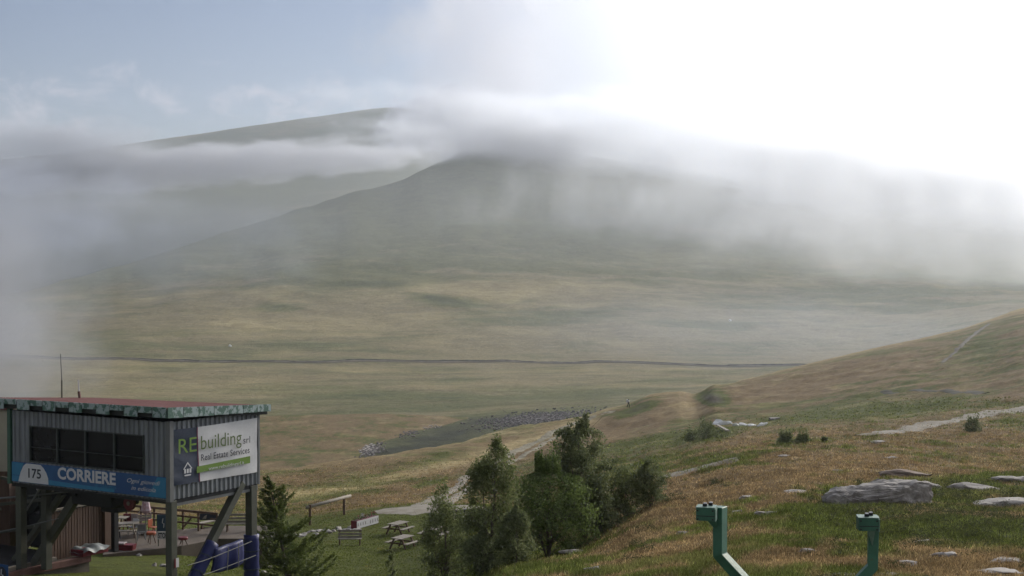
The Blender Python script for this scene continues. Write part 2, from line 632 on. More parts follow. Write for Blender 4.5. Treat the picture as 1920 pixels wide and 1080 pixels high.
def grid_mesh(name, px_list, D_rows, zfun, vegfun, material):
    px = np.asarray(px_list, float)
    nC = len(px); nR = len(D_rows)
    PX = np.tile(px, nR); DD = np.repeat(D_rows, nC)
    Z = np.empty(nC * nR)
    for i in range(0, len(Z), 60000):
        Z[i:i + 60000] = zfun(PX[i:i + 60000], DD[i:i + 60000])
    X = (PX - 960) / FPX * DD
    co = np.stack([X, DD, Z], 1)
    idx = np.arange(nC * nR).reshape(nR, nC)
    q = np.stack([idx[:-1, :-1], idx[:-1, 1:], idx[1:, 1:], idx[1:, :-1]], -1).reshape(-1, 4)
    me = bpy.data.meshes.new(name)
    me.vertices.add(len(co)); me.vertices.foreach_set('co', co.astype(np.float32).ravel())
    me.loops.add(q.size); me.loops.foreach_set('vertex_index', q.astype(np.int32).ravel())
    me.polygons.add(len(q)); me.polygons.foreach_set('loop_start', np.arange(0, q.size, 4, dtype=np.int32))
    me.polygons.foreach_set('use_smooth', np.ones(len(q), bool))
    me.update(calc_edges=True)
    PY = 540 - FPX * np.tan(np.arctan2(Z, DD) + PITCH)
    v = vegfun(PX, PY, DD, X)
    ca = me.color_attributes.new('veg', 'FLOAT_COLOR', 'POINT')
    buf = np.ones((len(co), 4), np.float32); buf[:, :3] = np.stack(v, 1)
    ca.data.foreach_set('color', buf.ravel())
    me.materials.append(material)
    o = bpy.data.objects.new(name, me); COL.objects.link(o)
    return tag(o, kind='structure')


def veg_ground(px, py, D, x):
    y = D
    sl = y + 0.9 * x
    g = 0.36 + 0.3 * fbm(x / 30 + 8, sl / 9, 4) * ss(90, 200, D) + 0.5 * fbm(x / 9 + 2, y / 13, 3) + 0.30 * fbm(x / 2.5, y / 2.5 + 30, 3)
    lawn = (1 - ss(850, 960, px)) * (1 - ss(116, 122, D)) * (1 - ss(1000, 1090, px))
    g = g * (1 - lawn) + lawn * (0.95 + 0.2 * fbm(x / 4, y / 4, 3))
    # green strips and brown slopes seen beyond the lawn
    g += 0.55 * blob(px, py, 660, 905, 170, 17, -0.25)
    g -= 0.75 * blob(px, py, 800, 912, 90, 14, -0.25) + 0.6 * blob(px, py, 680, 945, 110, 10, -0.2)
    g += 0.45 * blob(px, py, 1150, 850, 190, 30, -0.2) + 0.5 * blob(px, py, 1330, 865, 240, 16, -0.12)
    g += 0.45 * blob(px, py, 1650, 770, 240, 24, -0.08) + 0.35 * blob(px, py, 1860, 660, 90, 40)
    g -= 0.75 * blob(px, py, 1450, 735, 240, 14, -0.2) + 0.6 * blob(px, py, 1130, 805, 110, 16, -0.3) + 0.6 * blob(px, py, 1290, 745, 60, 12)
    g -= 0.4 * blob(px, py, 1500, 900, 330, 38, -0.05)
    g += 0.75 * blob(px, py, 1800, 1000, 240, 26, 0.05) + 0.7 * blob(px, py, 1740, 915, 210, 24, -0.1) + 0.5 * blob(px, py, 1560, 965, 60, 35)
    g += 0.4 * blob(px, py, 1300, 1080, 240, 22) + 0.4 * blob(px, py, 1000, 1060, 120, 30)
    g -= 0.45 * blob(px, py, 1750, 1035, 160, 20)
    # straw on the crests and open slopes, with their sunlight painted in
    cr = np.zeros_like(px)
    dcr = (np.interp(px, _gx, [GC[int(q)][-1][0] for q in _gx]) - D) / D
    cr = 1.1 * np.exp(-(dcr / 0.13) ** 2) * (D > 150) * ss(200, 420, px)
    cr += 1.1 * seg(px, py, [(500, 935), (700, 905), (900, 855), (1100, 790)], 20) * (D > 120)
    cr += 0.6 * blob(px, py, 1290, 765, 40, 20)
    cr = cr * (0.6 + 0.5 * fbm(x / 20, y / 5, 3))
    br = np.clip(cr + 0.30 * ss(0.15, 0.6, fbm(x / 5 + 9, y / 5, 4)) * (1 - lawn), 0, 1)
    # dark bare banks and heather
    hd = 0.95 * blob(px, py, 1338, 748, 30, 12, 0.15) + 0.6 * blob(px, py, 1195, 768, 45, 9, -0.35) + 0.7 * blob(px, py, 1325, 815, 40, 10, -0.1) + 0.35 * blob(px, py, 810, 905, 60, 8, -0.25)
    hd = np.where(D > 120, hd, 0)
    # bare gravel
    ba = np.zeros_like(px)
    ba += 0.5 * seg(px, py, [(1850, 612), (1800, 650), (1765, 685)], 10)
    ba += 0.42 * seg(px, py, [(480, 1008), (560, 1000), (620, 1002), (690, 985)], 26) * (D < 125)
    ba += 0.34 * blob(px, py, 760, 1060, 100, 18)
    ba += 0.12 * (fbm(x / 3 + 4, y / 3, 3) > 0.5) * (1 - lawn)
    return np.clip(g, 0, 1) * (1 - np.clip(hd, 0, 1)) + np.clip(hd * 2.2, 0, 1.9), np.clip(br - hd, 0, 1), np.clip(ba, 0, 1)


def veg_far(px, py, D, x):
    y = D
    g = 0.36 + 0.55 * fbm(x / 150 + 2, y / 90, 4) + 0.35 * fbm(x / 40, y / 22 + 30, 4)
    g += 0.55 * ss(1150, 1700, D)
    g += 0.6 * blob(px, py, 820, 560, 60, 9, 0.15) + 0.5 * blob(px, py, 700, 535, 90, 7) + 0.5 * blob(px, py, 520, 578, 60, 9)  # cloud shade over the far slope, painted as darker green patches
    g += 0.5 * blob(px, py, 1350, 610, 120, 12) + 0.4 * blob(px, py, 600, 650, 90, 10) + 0.4 * blob(px, py, 950, 610, 200, 14, -0.1)
    g -= 0.4 * blob(px, py, 640, 600, 200, 20) + 0.4 * blob(px, py, 900, 545, 190, 14)
    br = np.clip(0.35 * ss(0.1, 0.7, fbm(x / 70 + 9, y / 60, 4)) + 0.5 * blob(px, py, 860, 545, 260, 22) + 0.35 * blob(px, py, 1350, 490, 250, 12) + 0.35 * blob(px, py, 600, 610, 220, 18) + 0.3 * blob(px, py, 350, 730, 250, 20), 0, 1) * (1 - 0.8 * ss(1250, 1800, D))  # random dry grass, plus sunny patches painted on the far slope
    ba = 0.62 * blob(px, py, 1000, 788, 110, 12, -0.1) + 0.9 * blob(px, py, 690, 840, 26, 14) + 0.55 * blob(px, py, 540, 866, 70, 8, -0.1) + 0.5 * blob(px, py, 770, 812, 22, 8)
    dark = 0.95 * blob(px, py, 830, 822, 95, 20, -0.2) + 0.7 * blob(px, py, 580, 880, 95, 11) + 0.6 * blob(px, py, 990, 785, 120, 13, -0.05) + 0.5 * blob(px, py, 720, 850, 60, 14, -0.2) + 0.35 * blob(px, py, 820, 560, 60, 8, 0.15) + 0.3 * blob(px, py, 700, 533, 80, 6) + 0.3 * blob(px, py, 520, 576, 50, 7) + 0.25 * blob(px, py, 690, 742, 60, 6) + 0.25 * blob(px, py, 830, 745, 60, 5)  # gully banks, then cloud shade painted dark on the far slope
    g = g + dark * 1.2
    g = np.clip(g, 0, 1) + np.clip(dark * 1.5 * (0.75 + 0.6 * fbm(x / 9, y / 14, 4)), 0, 0.9)
    return g, np.clip(br - dark, 0, 1), np.clip(ba, 0, 1)


cols_in = np.arange(-60, 1985, 3.0)
cols = np.concatenate([np.linspace(-1400, -80, 30), cols_in, np.linspace(2010, 3400, 32)])
rows = np.concatenate([np.exp(np.linspace(math.log(3), math.log(36), 24))[:-1], np.exp(np.linspace(math.log(36), math.log(560), 430))])
rows2 = rows[rows < 650]
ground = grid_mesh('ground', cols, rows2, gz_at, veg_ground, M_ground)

colsh = np.concatenate([np.linspace(-1400, -80, 30), np.arange(-60, 1985, 5.0), np.linspace(2010, 3400, 32)])


def hz_low(px, D):
    """hillside sheet starts below the ground's far edge"""
    z = hz_at(px, D)
    return z


rowsh = np.exp(np.linspace(math.log(430), math.log(3000), 260))
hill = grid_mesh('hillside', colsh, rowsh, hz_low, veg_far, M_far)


def mz_at(px, D):
    z = profile(_mx, _md, _mz, px, D)
    x = (px - 960) / FPX * D
    return z + fbm(x / 420, D / 500, 5) * 22 * (1 - 0.85 * np.exp(-((D - 4500) / 250) ** 2))


mount = grid_mesh('mountain', np.linspace(-1400, 3400, 260), np.linspace(2850, 4950, 80), mz_at,
                  lambda px, py, D, x: (np.clip(0.75 + 0.6 * fbm(x / 300, D / 200, 4), 0, 1), np.zeros_like(px), np.zeros_like(px)), M_far)

# ------------------------------------------------------------------ draped paths
def strip(name, pts, width, material, lift=0.07, far=False, wob=0.25, n=160, m=4, kind='structure', parent=None):
    """a track laid over the ground: pts are photo pixels on the ground, width in metres (number or list)"""
    P = []
    for (a, b) in pts:
        D = hit(a, b, far=far, dmin=430 if far else 30, dmax=1800 if far else 560)
        P.append(((a - 960) / FPX * D, D))
    P = np.array(P)
    L = np.concatenate([[0], np.cumsum(np.hypot(*np.diff(P, axis=0).T))])
    t = np.linspace(0, L[-1], n)
    xs = np.interp(t, L, P[:, 0]); ys = np.interp(t, L, P[:, 1])
    ker = np.ones(9) / 9
    xp = np.convolve(np.pad(xs, 4, 'edge'), ker, 'valid'); yp = np.convolve(np.pad(ys, 4, 'edge'), ker, 'valid')
    dx = np.gradient(xp); dy = np.gradient(yp); ln = np.hypot(dx, dy) + 1e-9
    nx, ny = -dy / ln, dx / ln
    wd = np.interp(np.linspace(0, 1, n), np.linspace(0, 1, len(width)), width) if hasattr(width, '__len__') else np.full(n, width)
    V = []
    for j in range(m + 1):
        s_ = j / m - 0.5
        jit = 1 + wob * vnoise(t / 1.3 + 31 * (1 if s_ > 0 else 0), t * 0 + 5) * 2 + 0.5 * wob * vnoise(t / 0.4 + j, t * 0)
        ox = xp + nx * wd * s_ * jit; oy = yp + ny * wd * s_ * jit
        zz = (hz_at if far else gz_at)(960 + FPX * ox / oy, oy)
        lf = lift * (0.15 if j in (0, m) else 1.0)
        V.append(np.stack([ox, oy, zz + lf], 1))
    V = np.stack(V, 1).reshape(-1, 3)
    mb = MB()
    fs = []
    for i in range(n - 1):
        for j in range(m):
            a = i * (m + 1) + j
            fs.append((a, a + 1, a + m + 2, a + m + 1))
    mb.add(V.tolist(), fs)
    o = mb.build(name, material, smooth=True)
    if kind: tag(o, kind=kind)
    return o


M_gravel = mat('pale_gravel', (0.25, 0.23, 0.195), 0.95, var=0.4, scale=1.2, bump=0.8, bscale=9, col2=(0.15, 0.125, 0.08), thresh=(0.3, 0.6))
M_track = mat('worn_track', (0.30, 0.265, 0.20), 0.95, var=0.4, scale=1.6, bump=0.6, bscale=9, col2=(0.12, 0.11, 0.055), thresh=(0.42, 0.62))
M_scar = mat('bare_earth_scar', (0.13, 0.115, 0.09), 1.0, var=0.3, scale=0.6)
M_cut = mat('dark_turf_cut', (0.05, 0.048, 0.034), 1.0, var=0.3, scale=0.05)
M_farpath = mat('far_path_gravel', (0.20, 0.175, 0.13), 1.0, var=0.3, scale=0.05)
# the gravel fan, then two ruts climbing to the ridge
strip('gravel_road', [(700, 962), (760, 957), (830, 955), (905, 952)], [2.0, 5.5, 6.5, 4.0], M_gravel, n=90, m=6)
strip('gravel_road', [(775, 957), (835, 928), (868, 900), (890, 884)], [1.6, 1.0, 0.9, 1.4], M_gravel, n=120)
strip('gravel_road', [(815, 957), (858, 930), (893, 905), (925, 886)], [1.6, 1.0, 1.0, 1.0], M_gravel, n=120)
strip('dirt_track', [(890, 884), (935, 862), (990, 836), (1060, 800), (1110, 781), (1150, 770)], [2.2, 1.9, 1.8, 1.8, 2.0, 2.2], M_track, n=220)
strip('dirt_track', [(920, 884), (960, 864), (1005, 841), (1065, 807)], [1.2, 1.1, 1.0, 1.0], M_track, n=160)
strip('dirt_track', [(1238, 899), (1290, 884), (1340, 870), (1385, 861)], [1.6, 2.4, 2.2, 1.2], M_gravel, n=120)
strip('dirt_track', [(1605, 819), (1660, 812), (1740, 796), (1830, 780), (1925, 763), (2050, 740)], [1.5, 2.4, 3.0, 3.2, 3.4, 3.4], M_gravel, n=200)
strip('dirt_track', [(1855, 606), (1820, 632), (1795, 655), (1765, 684)], [1.5, 1.3, 1.1, 0.8], M_scar, n=80)
strip('grass_ledge', [(1655, 733), (1720, 731), (1790, 735), (1850, 738)], 1.4, M_cut, n=80)
FP = [(-100, 672), (150, 675), (300, 678), (600, 681), (900, 680), (1200, 682), (1500, 686), (1620, 688)]
strip('distant_path', FP, 4.0, M_farpath, lift=0.8, far=True, n=500)
strip('path_bank', [(a, b - 1.5) for a, b in FP], 3.2, M_cut, lift=0.9, far=True, wob=0.9, n=500)
# ------------------------------------------------------------------ haze and fog
def vol_mat(name, build):
    m = bpy.data.materials.new(name); m.use_nodes = True
    t = m.node_tree
    for n in list(t.nodes):
        t.nodes.remove(n)
    k = NT(t)
    dens, col, g = build(k)
    v = k.n('ShaderNodeVolumePrincipled', {'Color': (*col, 1), 'Density': dens, 'Anisotropy': g})
    o = k.n('ShaderNodeOutputMaterial')
    k.link(v.outputs[0], o.inputs['Volume'])
    return m


M_haze = vol_mat('thin_haze', lambda k: (0.00011, (0.82, 0.89, 1.0), 0.7))
hb = MB().box((0, 2440, 160), (6000, 5080, 720))
hz = hb.build('haze', M_haze)
tag(hz, 'thin pale haze filling the whole valley', kind='stuff')


def fog(name, label, c, dim, dens, soft=0.5, namp=1.0, nscale=(3, 3, 3), detail=4, g=0.66, col=(0.92, 0.95, 1.0), rz=0.0, tilt=0.0, step=1.0, shift=0.0):
    def b(k):
        tc_ = k.n('ShaderNodeTexCoord')
        P = tc_.outputs['Object']                     # object space: metres from the bank's middle
        nrm = k.n('ShaderNodeVectorMath', {0: P, 1: (2 / dim[0], 2 / dim[1], 2 / dim[2])}, operation='MULTIPLY').outputs[0]
        r = k.n('ShaderNodeVectorMath', {0: nrm}, operation='LENGTH').outputs['Value']
        ns = k.n('ShaderNodeVectorMath', {0: nrm, 1: nscale}, operation='MULTIPLY').outputs[0]
        ns = k.n('ShaderNodeVectorMath', {0: ns, 1: (7.1 + shift, 3.3, 1.7)}, operation='ADD').outputs[0]
        n_ = k.noise(ns, 1.0, detail, 0.55)
        f = k.math('MULTIPLY_ADD', k.math('SUBTRACT', n_, 0.5), namp * 2, k.math('MULTIPLY', k.math('SUBTRACT', 0.95, r), 1.5))
        f = k.math('DIVIDE', f, soft, clamp=True)
        edge = k.math('DIVIDE', k.math('SUBTRACT', 1.0, r), 0.18, clamp=True)
        f = k.math('MULTIPLY', k.math('MULTIPLY', f, f), edge)
        return k.math('MULTIPLY', f, dens), col, g
    m = vol_mat(name + '_vapour', b)
    me = bpy.data.meshes.new(name)
    bm = bmesh.new(); bmesh.ops.create_icosphere(bm, subdivisions=3, radius=1.02)
    bmesh.ops.scale(bm, vec=(dim[0] / 2, dim[1] / 2, dim[2] / 2), verts=bm.verts)
    bm.to_mesh(me); bm.free()
    me.materials.append(m)
    o = bpy.data.objects.new(name, me); COL.objects.link(o)
    o.location = c; o.rotation_euler = (0, tilt, rz)
    try:
        m.cycles.volume_step_rate = step
    except Exception:
        pass
    return tag(o, label, kind='stuff')


# ragged cloud band before the far mountain, vapour greyed to stand for shade
fog('fog_bank', 'pale cloud band lying across the far mountain', at(360, 312, 3300), (1500, 260, 120), 0.016, 0.55, 0.95, (8, 1.3, 1.9), shift=3, step=0.6, detail=7, col=(0.80, 0.81, 0.85), tilt=R(-4))
fog('fog_bank', 'soft grey mist hiding the left end of the far ridge', at(110, 285, 3300), (700, 260, 200), 0.014, 0.8, 0.8, (3, 1.3, 2.4), shift=71, step=0.6, detail=6, col=(0.78, 0.80, 0.85))
# fog standing over the summit
fog('fog_bank', 'grey wall of fog standing over the summit', at(905, 90, 2950), (430, 300, 900), 0.0058, 0.9, 0.55, (3.0, 1.5, 3.4), shift=9, step=0.6, detail=7, col=(0.78, 0.79, 0.85), g=0.5)
fog('fog_bank', 'soft grey mist hiding the summit of the main hill', at(960, 280, 2120), (380, 240, 120), 0.016, 0.9, 0.8, (3, 1.3, 2.2), shift=91, step=0.6, detail=6, col=(0.85, 0.87, 0.92))
fog('fog_bank', 'torn wisp of cloud where the far ridge meets the fog wall', at(815, 222, 2900), (300, 200, 150), 0.014, 0.5, 1.0, (4.0, 1.3, 2.4), shift=14, step=0.6, detail=7, col=(0.80, 0.82, 0.90), tilt=R(-14))
# bright fog pouring over the crest on the right
fog('fog_bank', 'bright ragged fog pouring over the right crest', at(1500, 305, 2120), (1650, 300, 180), 0.012, 0.55, 1.05, (8, 1.4, 2.6), shift=21, tilt=R(6.5), step=0.6, detail=7)
fog('fog_bank', 'right end of the bright fog along the crest', at(1830, 368, 1980), (900, 300, 170), 0.013, 0.55, 1.05, (6, 1.4, 2.6), shift=111, tilt=R(6.5), step=0.6, detail=7)
fog('fog_bank', 'soft bright fog lying behind the ragged crest fog', at(1720, 330, 1900), (1300, 400, 230), 0.0028, 0.8, 0.6, (5, 1.4, 2.6), shift=27, tilt=R(6.5), step=0.6)
# drifting veils down the right slope
fog('fog_bank', 'thin fog veil hanging down the right slope', at(1780, 440, 1480), (860, 260, 220), 0.0030, 0.9, 1.0, (7, 1.3, 2.0), shift=33, step=0.6, tilt=R(5), detail=6)
fog('fog_bank', 'faint streaks of fog above the middle of the right slope', at(1330, 400, 1750), (760, 240, 190), 0.0034, 0.8, 1.2, (9, 1.3, 1.5), shift=63, step=0.6, detail=7)
fog('fog_bank', 'faint haze layer resting on the middle of the hill', at(1150, 420, 1560), (2200, 800, 260), 0.00038, 0.9, 0.5, (6, 3, 1.4), shift=39)
fog('fog_bank', 'blue grey mist in the hollow behind the right hand spur', at(1450, 640, 950), (560, 460, 110), 0.0008, 0.8, 0.5, (3, 1.3, 1.4), shift=97, col=(0.66, 0.72, 0.84))
# near fog at the left edge, vapour darkened as if shaded by other cloud
fog('fog_bank', 'low fog drifting in at the left edge', at(-70, 560, 900), (200, 160, 170), 0.012, 0.8, 0.9, (2.6, 1.4, 2.6), shift=45, step=0.6, detail=6, col=(0.72, 0.74, 0.79))
fog('fog_bank', 'lowest tongue of fog drifting behind the cabin roof', at(-40, 668, 560), (120, 90, 80), 0.020, 0.8, 0.8, (2.6, 1.4, 2.6), shift=81, step=0.6, detail=6, col=(0.72, 0.74, 0.79))
fog('fog_bank', 'blue grey fog over the left end of the hill', at(-10, 400, 1700), (520, 260, 190), 0.0075, 0.8, 1.0, (4, 1.3, 3), shift=51, step=0.6, detail=7, col=(0.68, 0.72, 0.82))
fog('fog_bank', 'thin blue veil on the lower left flank of the hill', at(230, 450, 1300), (560, 260, 140), 0.0022, 0.8, 0.9, (5, 1.3, 2.4), shift=57, step=0.6, detail=6, col=(0.66, 0.72, 0.84))
# ------------------------------------------------------------------ lift cabin on stilts
def paint(name, col, rough=0.5, **k):
    return mat(name, col, rough, var=k.pop('var', 0.2), **k)


M_sheet = mat('grey_corrugated_sheet', (0.235, 0.250, 0.270), 0.55, var=0.5, scale=2.5, stretch=(1.6, 1.6, 0.18), rust=0.70)
M_trim = mat('grey_steel_trim', (0.17, 0.175, 0.175), 0.55, var=0.25, scale=2)
M_gtrim = mat('green_steel_trim', (0.05, 0.12, 0.085), 0.5, var=0.3, scale=2)
M_roof = mat('dull_red_roof', (0.165, 0.080, 0.075), 0.9, spec=0.05, var=0.25, scale=0.9, bump=0.2)
M_peel = mat('peeling_green_paint', (0.30, 0.37, 0.37), 0.7, scale=4.0, col2=(0.045, 0.115, 0.080), thresh=(0.47, 0.53), bump=0.4, bscale=12)
M_soff = mat('dark_soffit', (0.035, 0.038, 0.036), 0.8)
M_leg = mat('olive_steel_leg', (0.085, 0.088, 0.068), 0.6, var=0.25, scale=1.5, bump=0.15)
M_dark = mat('dark_machinery', (0.020, 0.020, 0.022), 0.6, var=0.4, scale=2)
M_glass = mat('dark_window_glass', (0.006, 0.007, 0.009), 0.22, var=0.1, scale=0.5, spec=0.12)
M_frame = mat('dark_window_frame', (0.045, 0.055, 0.052), 0.5)
M_blue = mat('blue_sign_print', (0.028, 0.105, 0.250), 0.45, var=0.25, scale=0.35, col2=(0.022, 0.060, 0.185))
M_sky = mat('light_blue_sign_print', (0.035, 0.20, 0.36), 0.45, var=0.12, scale=0.5)
M_white = mat('white_print', (0.58, 0.58, 0.60), 0.5, var=0.06)
M_ink = mat('dark_print', (0.03, 0.035, 0.05), 0.6, var=0.1)
M_green = mat('green_print', (0.14, 0.24, 0.035), 0.6, var=0.1)
M_olive = mat('olive_print', (0.085, 0.13, 0.035), 0.6, var=0.1)
M_navy = mat('navy_banner_cloth', (0.030, 0.043, 0.075), 0.6, var=0.2, scale=0.8)
M_cloth = mat('white_banner_cloth', (0.60, 0.60, 0.61), 0.65, var=0.12, scale=0.8)
M_plum = mat('plum_print', (0.13, 0.02, 0.06), 0.6, var=0.1)
M_pad = mat('dark_blue_padding', (0.020, 0.026, 0.12), 0.5, var=0.35, scale=1.6, bump=0.3, bscale=5)
M_rope = mat('grey_rope', (0.26, 0.26, 0.24), 0.8)
M_redd = mat('dark_red_paint', (0.16, 0.018, 0.025), 0.5)
M_slat = mat('brown_slats', (0.135, 0.085, 0.062), 0.8, var=0.35, scale=3, stretch=(3, 3, 0.4))
M_wood = mat('weathered_brown_timber', (0.135, 0.085, 0.060), 0.85, var=0.35, scale=3, bump=0.3)
M_pale = mat('weathered_pale_timber', (0.29, 0.26, 0.22), 0.85, var=0.35, scale=3, bump=0.3)
M_conc = mat('stained_concrete', (0.13, 0.11, 0.09), 0.9, var=0.35, scale=1.5, bump=0.4)
M_redbeam = mat('rusty_red_beam', (0.15, 0.075, 0.062), 0.8, var=0.35)
M_beige = mat('beige_render', (0.42, 0.39, 0.31), 0.9, var=0.12)

C0 = at(318, 792, 60.0)
CZ_T = float(slope(792)) * 60.0           # top of the wall
CZ_B = float(slope(938)) * 60.0           # bottom of the wall
CLOC = Vector((C0.x, C0.y, CZ_B)); CRZ = R(-31.7)
CM = Matrix.Translation(CLOC) @ Euler((0, 0, CRZ)).to_matrix().to_4x4()
CMi = CM.inverted()
HW = CZ_T - CZ_B
LW, SW = 9.3, 5.19


def onplane(px, py, axis, val, Mi=None):
    """local point where the sight line of a photo pixel meets a plane of the cabin frame"""
    Mi = Mi or CMi
    o_ = Mi @ Vector((0, 0, 0)); d_ = Mi.to_3x3() @ at(px, py, 1.0)
    t = (val - o_[axis]) / d_[axis]
    return o_ + d_ * t


def corr(mb, axis, a0, a1, z0, z1, off=0.0, pitch=0.27, dep=0.06):
    """corrugated sheet on the front (axis 0) or side (axis 1) face"""
    n = max(1, int(round((a1 - a0) / pitch))); st = (a1 - a0) / n
    prof = []
    for i in range(n):
        b = a0 + i * st
        prof += [(b, 0), (b + st * 0.35, 0), (b + st * 0.5, dep), (b + st * 0.85, dep)]
    prof.append((a1, 0))
    vs = []
    for z in (z0, z1):
        for p, d_ in prof:
            vs.append((p, -off - d_, z) if axis == 0 else (off + d_, p, z))
    m_ = len(prof)
    fs = [(i, i + 1, m_ + i + 1, m_ + i) for i in range(m_ - 1)]
    mb.add(vs, fs)


cab = thing('lift_cabin', 'grey corrugated lift control cabin on stilts with a red roof', 'cabin', CLOC, CRZ)
# window opening on the front
wl = onplane(57, 800, 0 + 1, 0.0); wr = onplane(271, 815, 1, 0.0); wb = onplane(57, 868, 1, 0.0); wb2 = onplane(271, 884, 1, 0)
wx0, wx1 = wl.x, wr.x
wz1 = (wl.z + wr.z) / 2 + 0.02; wz0 = (wb.z + wb2.z) / 2
mb = MB()
corr(mb, 0, -LW, wx0, 0, HW); corr(mb, 0, wx1, 0, 0, HW)
corr(mb, 0, wx0, wx1, wz1, HW); corr(mb, 0, wx0, wx1, 0, wz0)
mb.build('front_wall', M_sheet, cab)
mb = MB(); corr(mb, 1, 0.0, SW, 0, HW); mb.build('side_wall', M_sheet, cab)
mb = MB(); mb.add([(-LW, 0, 0), (-LW, SW, 0), (-LW, SW, HW), (-LW, 0, HW)], [(0, 1, 2, 3)]); mb.add([(-LW, SW, 0), (0, SW, 0), (0, SW, HW), (-LW, SW, HW)], [(0, 1, 2, 3)])
mb.build('rear_wall', M_sheet, cab)
MB().box((-LW / 2, SW / 2, -0.09), (LW - 0.02, SW - 0.02, 0.16)).build('floor', M_dark, cab)
MB().box((0.03, -0.03, HW / 2), (0.22, 0.22, HW + 0.12)).build('corner_trim', M_trim, cab, bevel=0.01)
MB().box((-LW - 0.03, -0.03, HW / 2), (0.2, 0.2, HW + 0.12)).build('corner_trim', M_gtrim, cab, bevel=0.01)
MB().box((0.03, SW + 0.03, HW / 2), (0.12, 0.12, HW + 0.06)).build('corner_trim', M_trim, cab, bevel=0.01)
MB().box((-LW / 2, 0.06, -0.02), (LW, 0.1, 0.1)).build('sill_beam', M_trim, cab)
nw = 4; ww = (wx1 - wx0) / nw
for i in range(nw):
    a = wx0 + i * ww; b = a + ww
    f = MB(); fw = 0.045; zc = (wz0 + wz1) / 2; hh = wz1 - wz0
    f.box((a + fw / 2, -0.02, zc), (fw, 0.09, hh)); f.box((b - fw / 2, -0.02, zc), (fw, 0.09, hh))
    f.box(((a + b) / 2, -0.02, wz1 - fw / 2), (ww - 2 * fw, 0.09, fw)); f.box(((a + b) / 2, -0.02, wz0 + fw / 2), (ww - 2 * fw, 0.09, fw))
    f.box(((a + b) / 2, -0.012, zc - 0.1 * hh), (ww - 2 * fw, 0.05, 0.025))
    fo = f.build('window', M_frame, cab)
    p = MB(); p.box(((a + b) / 2, 0.03, zc), (ww - 2 * fw + 0.01, 0.012, hh - 2 * fw + 0.01)); p.build('pane', M_glass, fo)
# roof: a thin slab falling gently to the back
OH = 0.42
rc = {'n': (0.28, -OH), 'l': (-LW - 2.3, -OH), 'f': (-LW - 1.2, SW + 0.5), 'r': (0.28, SW + 0.55)}
rz = {'n': HW + 0.60, 'l': HW + 0.46, 'f': HW + 0.02, 'r': HW + 0.22}
top = [(*rc[k], rz[k]) for k in 'nlfr']
MB().prism([(x, y, z) for x, y, z in top], (0, 0, -0.07)).build('roof', M_roof, cab)
MB().prism([(x * 0.985 - 0.05, y + (0.14 if y < 0 else -0.14), z - 0.09) for x, y, z in top], (0, 0, -0.30)).build('soffit', M_soff, cab)


def lerp3(a, b, t):
    return Vector(a) * (1 - t) + Vector(b) * t


# fascia boards along the front: alternately deep and shallow; along the side: a run of short ones
n_f = 15
for i in range(n_f):
    t0, t1 = i / n_f, (i + 1) / n_f
    a = lerp3(top[1], top[0], t0 + 0.002); b = lerp3(top[1], top[0], t1 - 0.002)
    h_ = 0.43 if i % 2 == 0 else 0.24
    h_ += random.uniform(-0.02, 0.02)
    y_ = Vector((0, -0.03 - 0.006 * (i % 2), 0.04))
    MB().prism([a + y_, b + y_, b + y_ - Vector((0, 0, h_)), a + y_ - Vector((0, 0, h_))], (0, 0.03, 0)).build('fascia_board', M_peel, cab)
n_s = 7
for i in range(n_s):
    a = lerp3(top[0], top[3], i / n_s + 0.002); b = lerp3(top[0], top[3], (i + 1) / n_s - 0.002)
    h_ = 0.42 - 0.02 * i; x_ = Vector((0.035 + 0.006 * (i % 2), 0, 0.04))
    MB().prism([a + x_, b + x_, b + x_ - Vector((0, 0, h_)), a + x_ - Vector((0, 0, h_))], (-0.03, 0, 0)).build('fascia_board', M_peel, cab)
# stilts and braces
g_c = gz1(*(CM @ Vector((0, 0, 0))).xy) - CLOC.z
lw_ = 0.30
DECK = -13.55 - CLOC.z


def leg(x, y, ztop, zbot, w_=0.3, m_=None):
    MB().box((x, y, (ztop + zbot) / 2), (w_, w_, ztop - zbot)).build('leg', m_ or M_leg, cab, bevel=0.015)


leg(-0.10, 0.17, -0.05, g_c - 0.4, 0.33)
gr = gz1(*(CM @ Vector((-0.1, SW - 0.2, 0))).xy) - CLOC.z
leg(-0.12, SW - 0.25, -0.05, gr - 0.4, 0.36)
leg(-LW + 0.35, 0.2, -0.05, DECK, 0.34)
leg(-LW + 1.0, 1.0, -0.05, DECK, 0.34)
b0 = onplane(452, 905, 0, -0.1); b1 = onplane(356, 1092, 0, -0.1)
MB().beam(b0, b1, 0.30, 0.34, up=(1, 0, 0)).build('brace', M_leg, cab, bevel=0.01)
MB().beam((-0.12, SW + 0.05, -0.18), (-0.12, 0.4, -0.18), 0.2, 0.22).build('floor_beam', M_trim, cab)
for (p0, p1, wd) in (((152, 918), (62, 1062), 0.36), ((118, 925), (28, 1050), 0.22)):
    a = onplane(*p0, 1, 1.2); b = onplane(*p1, 1, 1.2)
    MB().beam(a, b, wd, 0.3, up=(0, 1, 0)).build('brace', M_leg, cab, bevel=0.01)
a = onplane(82, 906, 1, 0.4); b = onplane(46, 962, 1, 0.4)
MB().tube([a, b], 0.045).build('strut', M_trim, cab)
MB().beam((-6.2, 0.6, -0.3), (-6.2, SW - 0.3, -0.3), 0.3, 0.3).build('floor_beam', M_dark, cab)
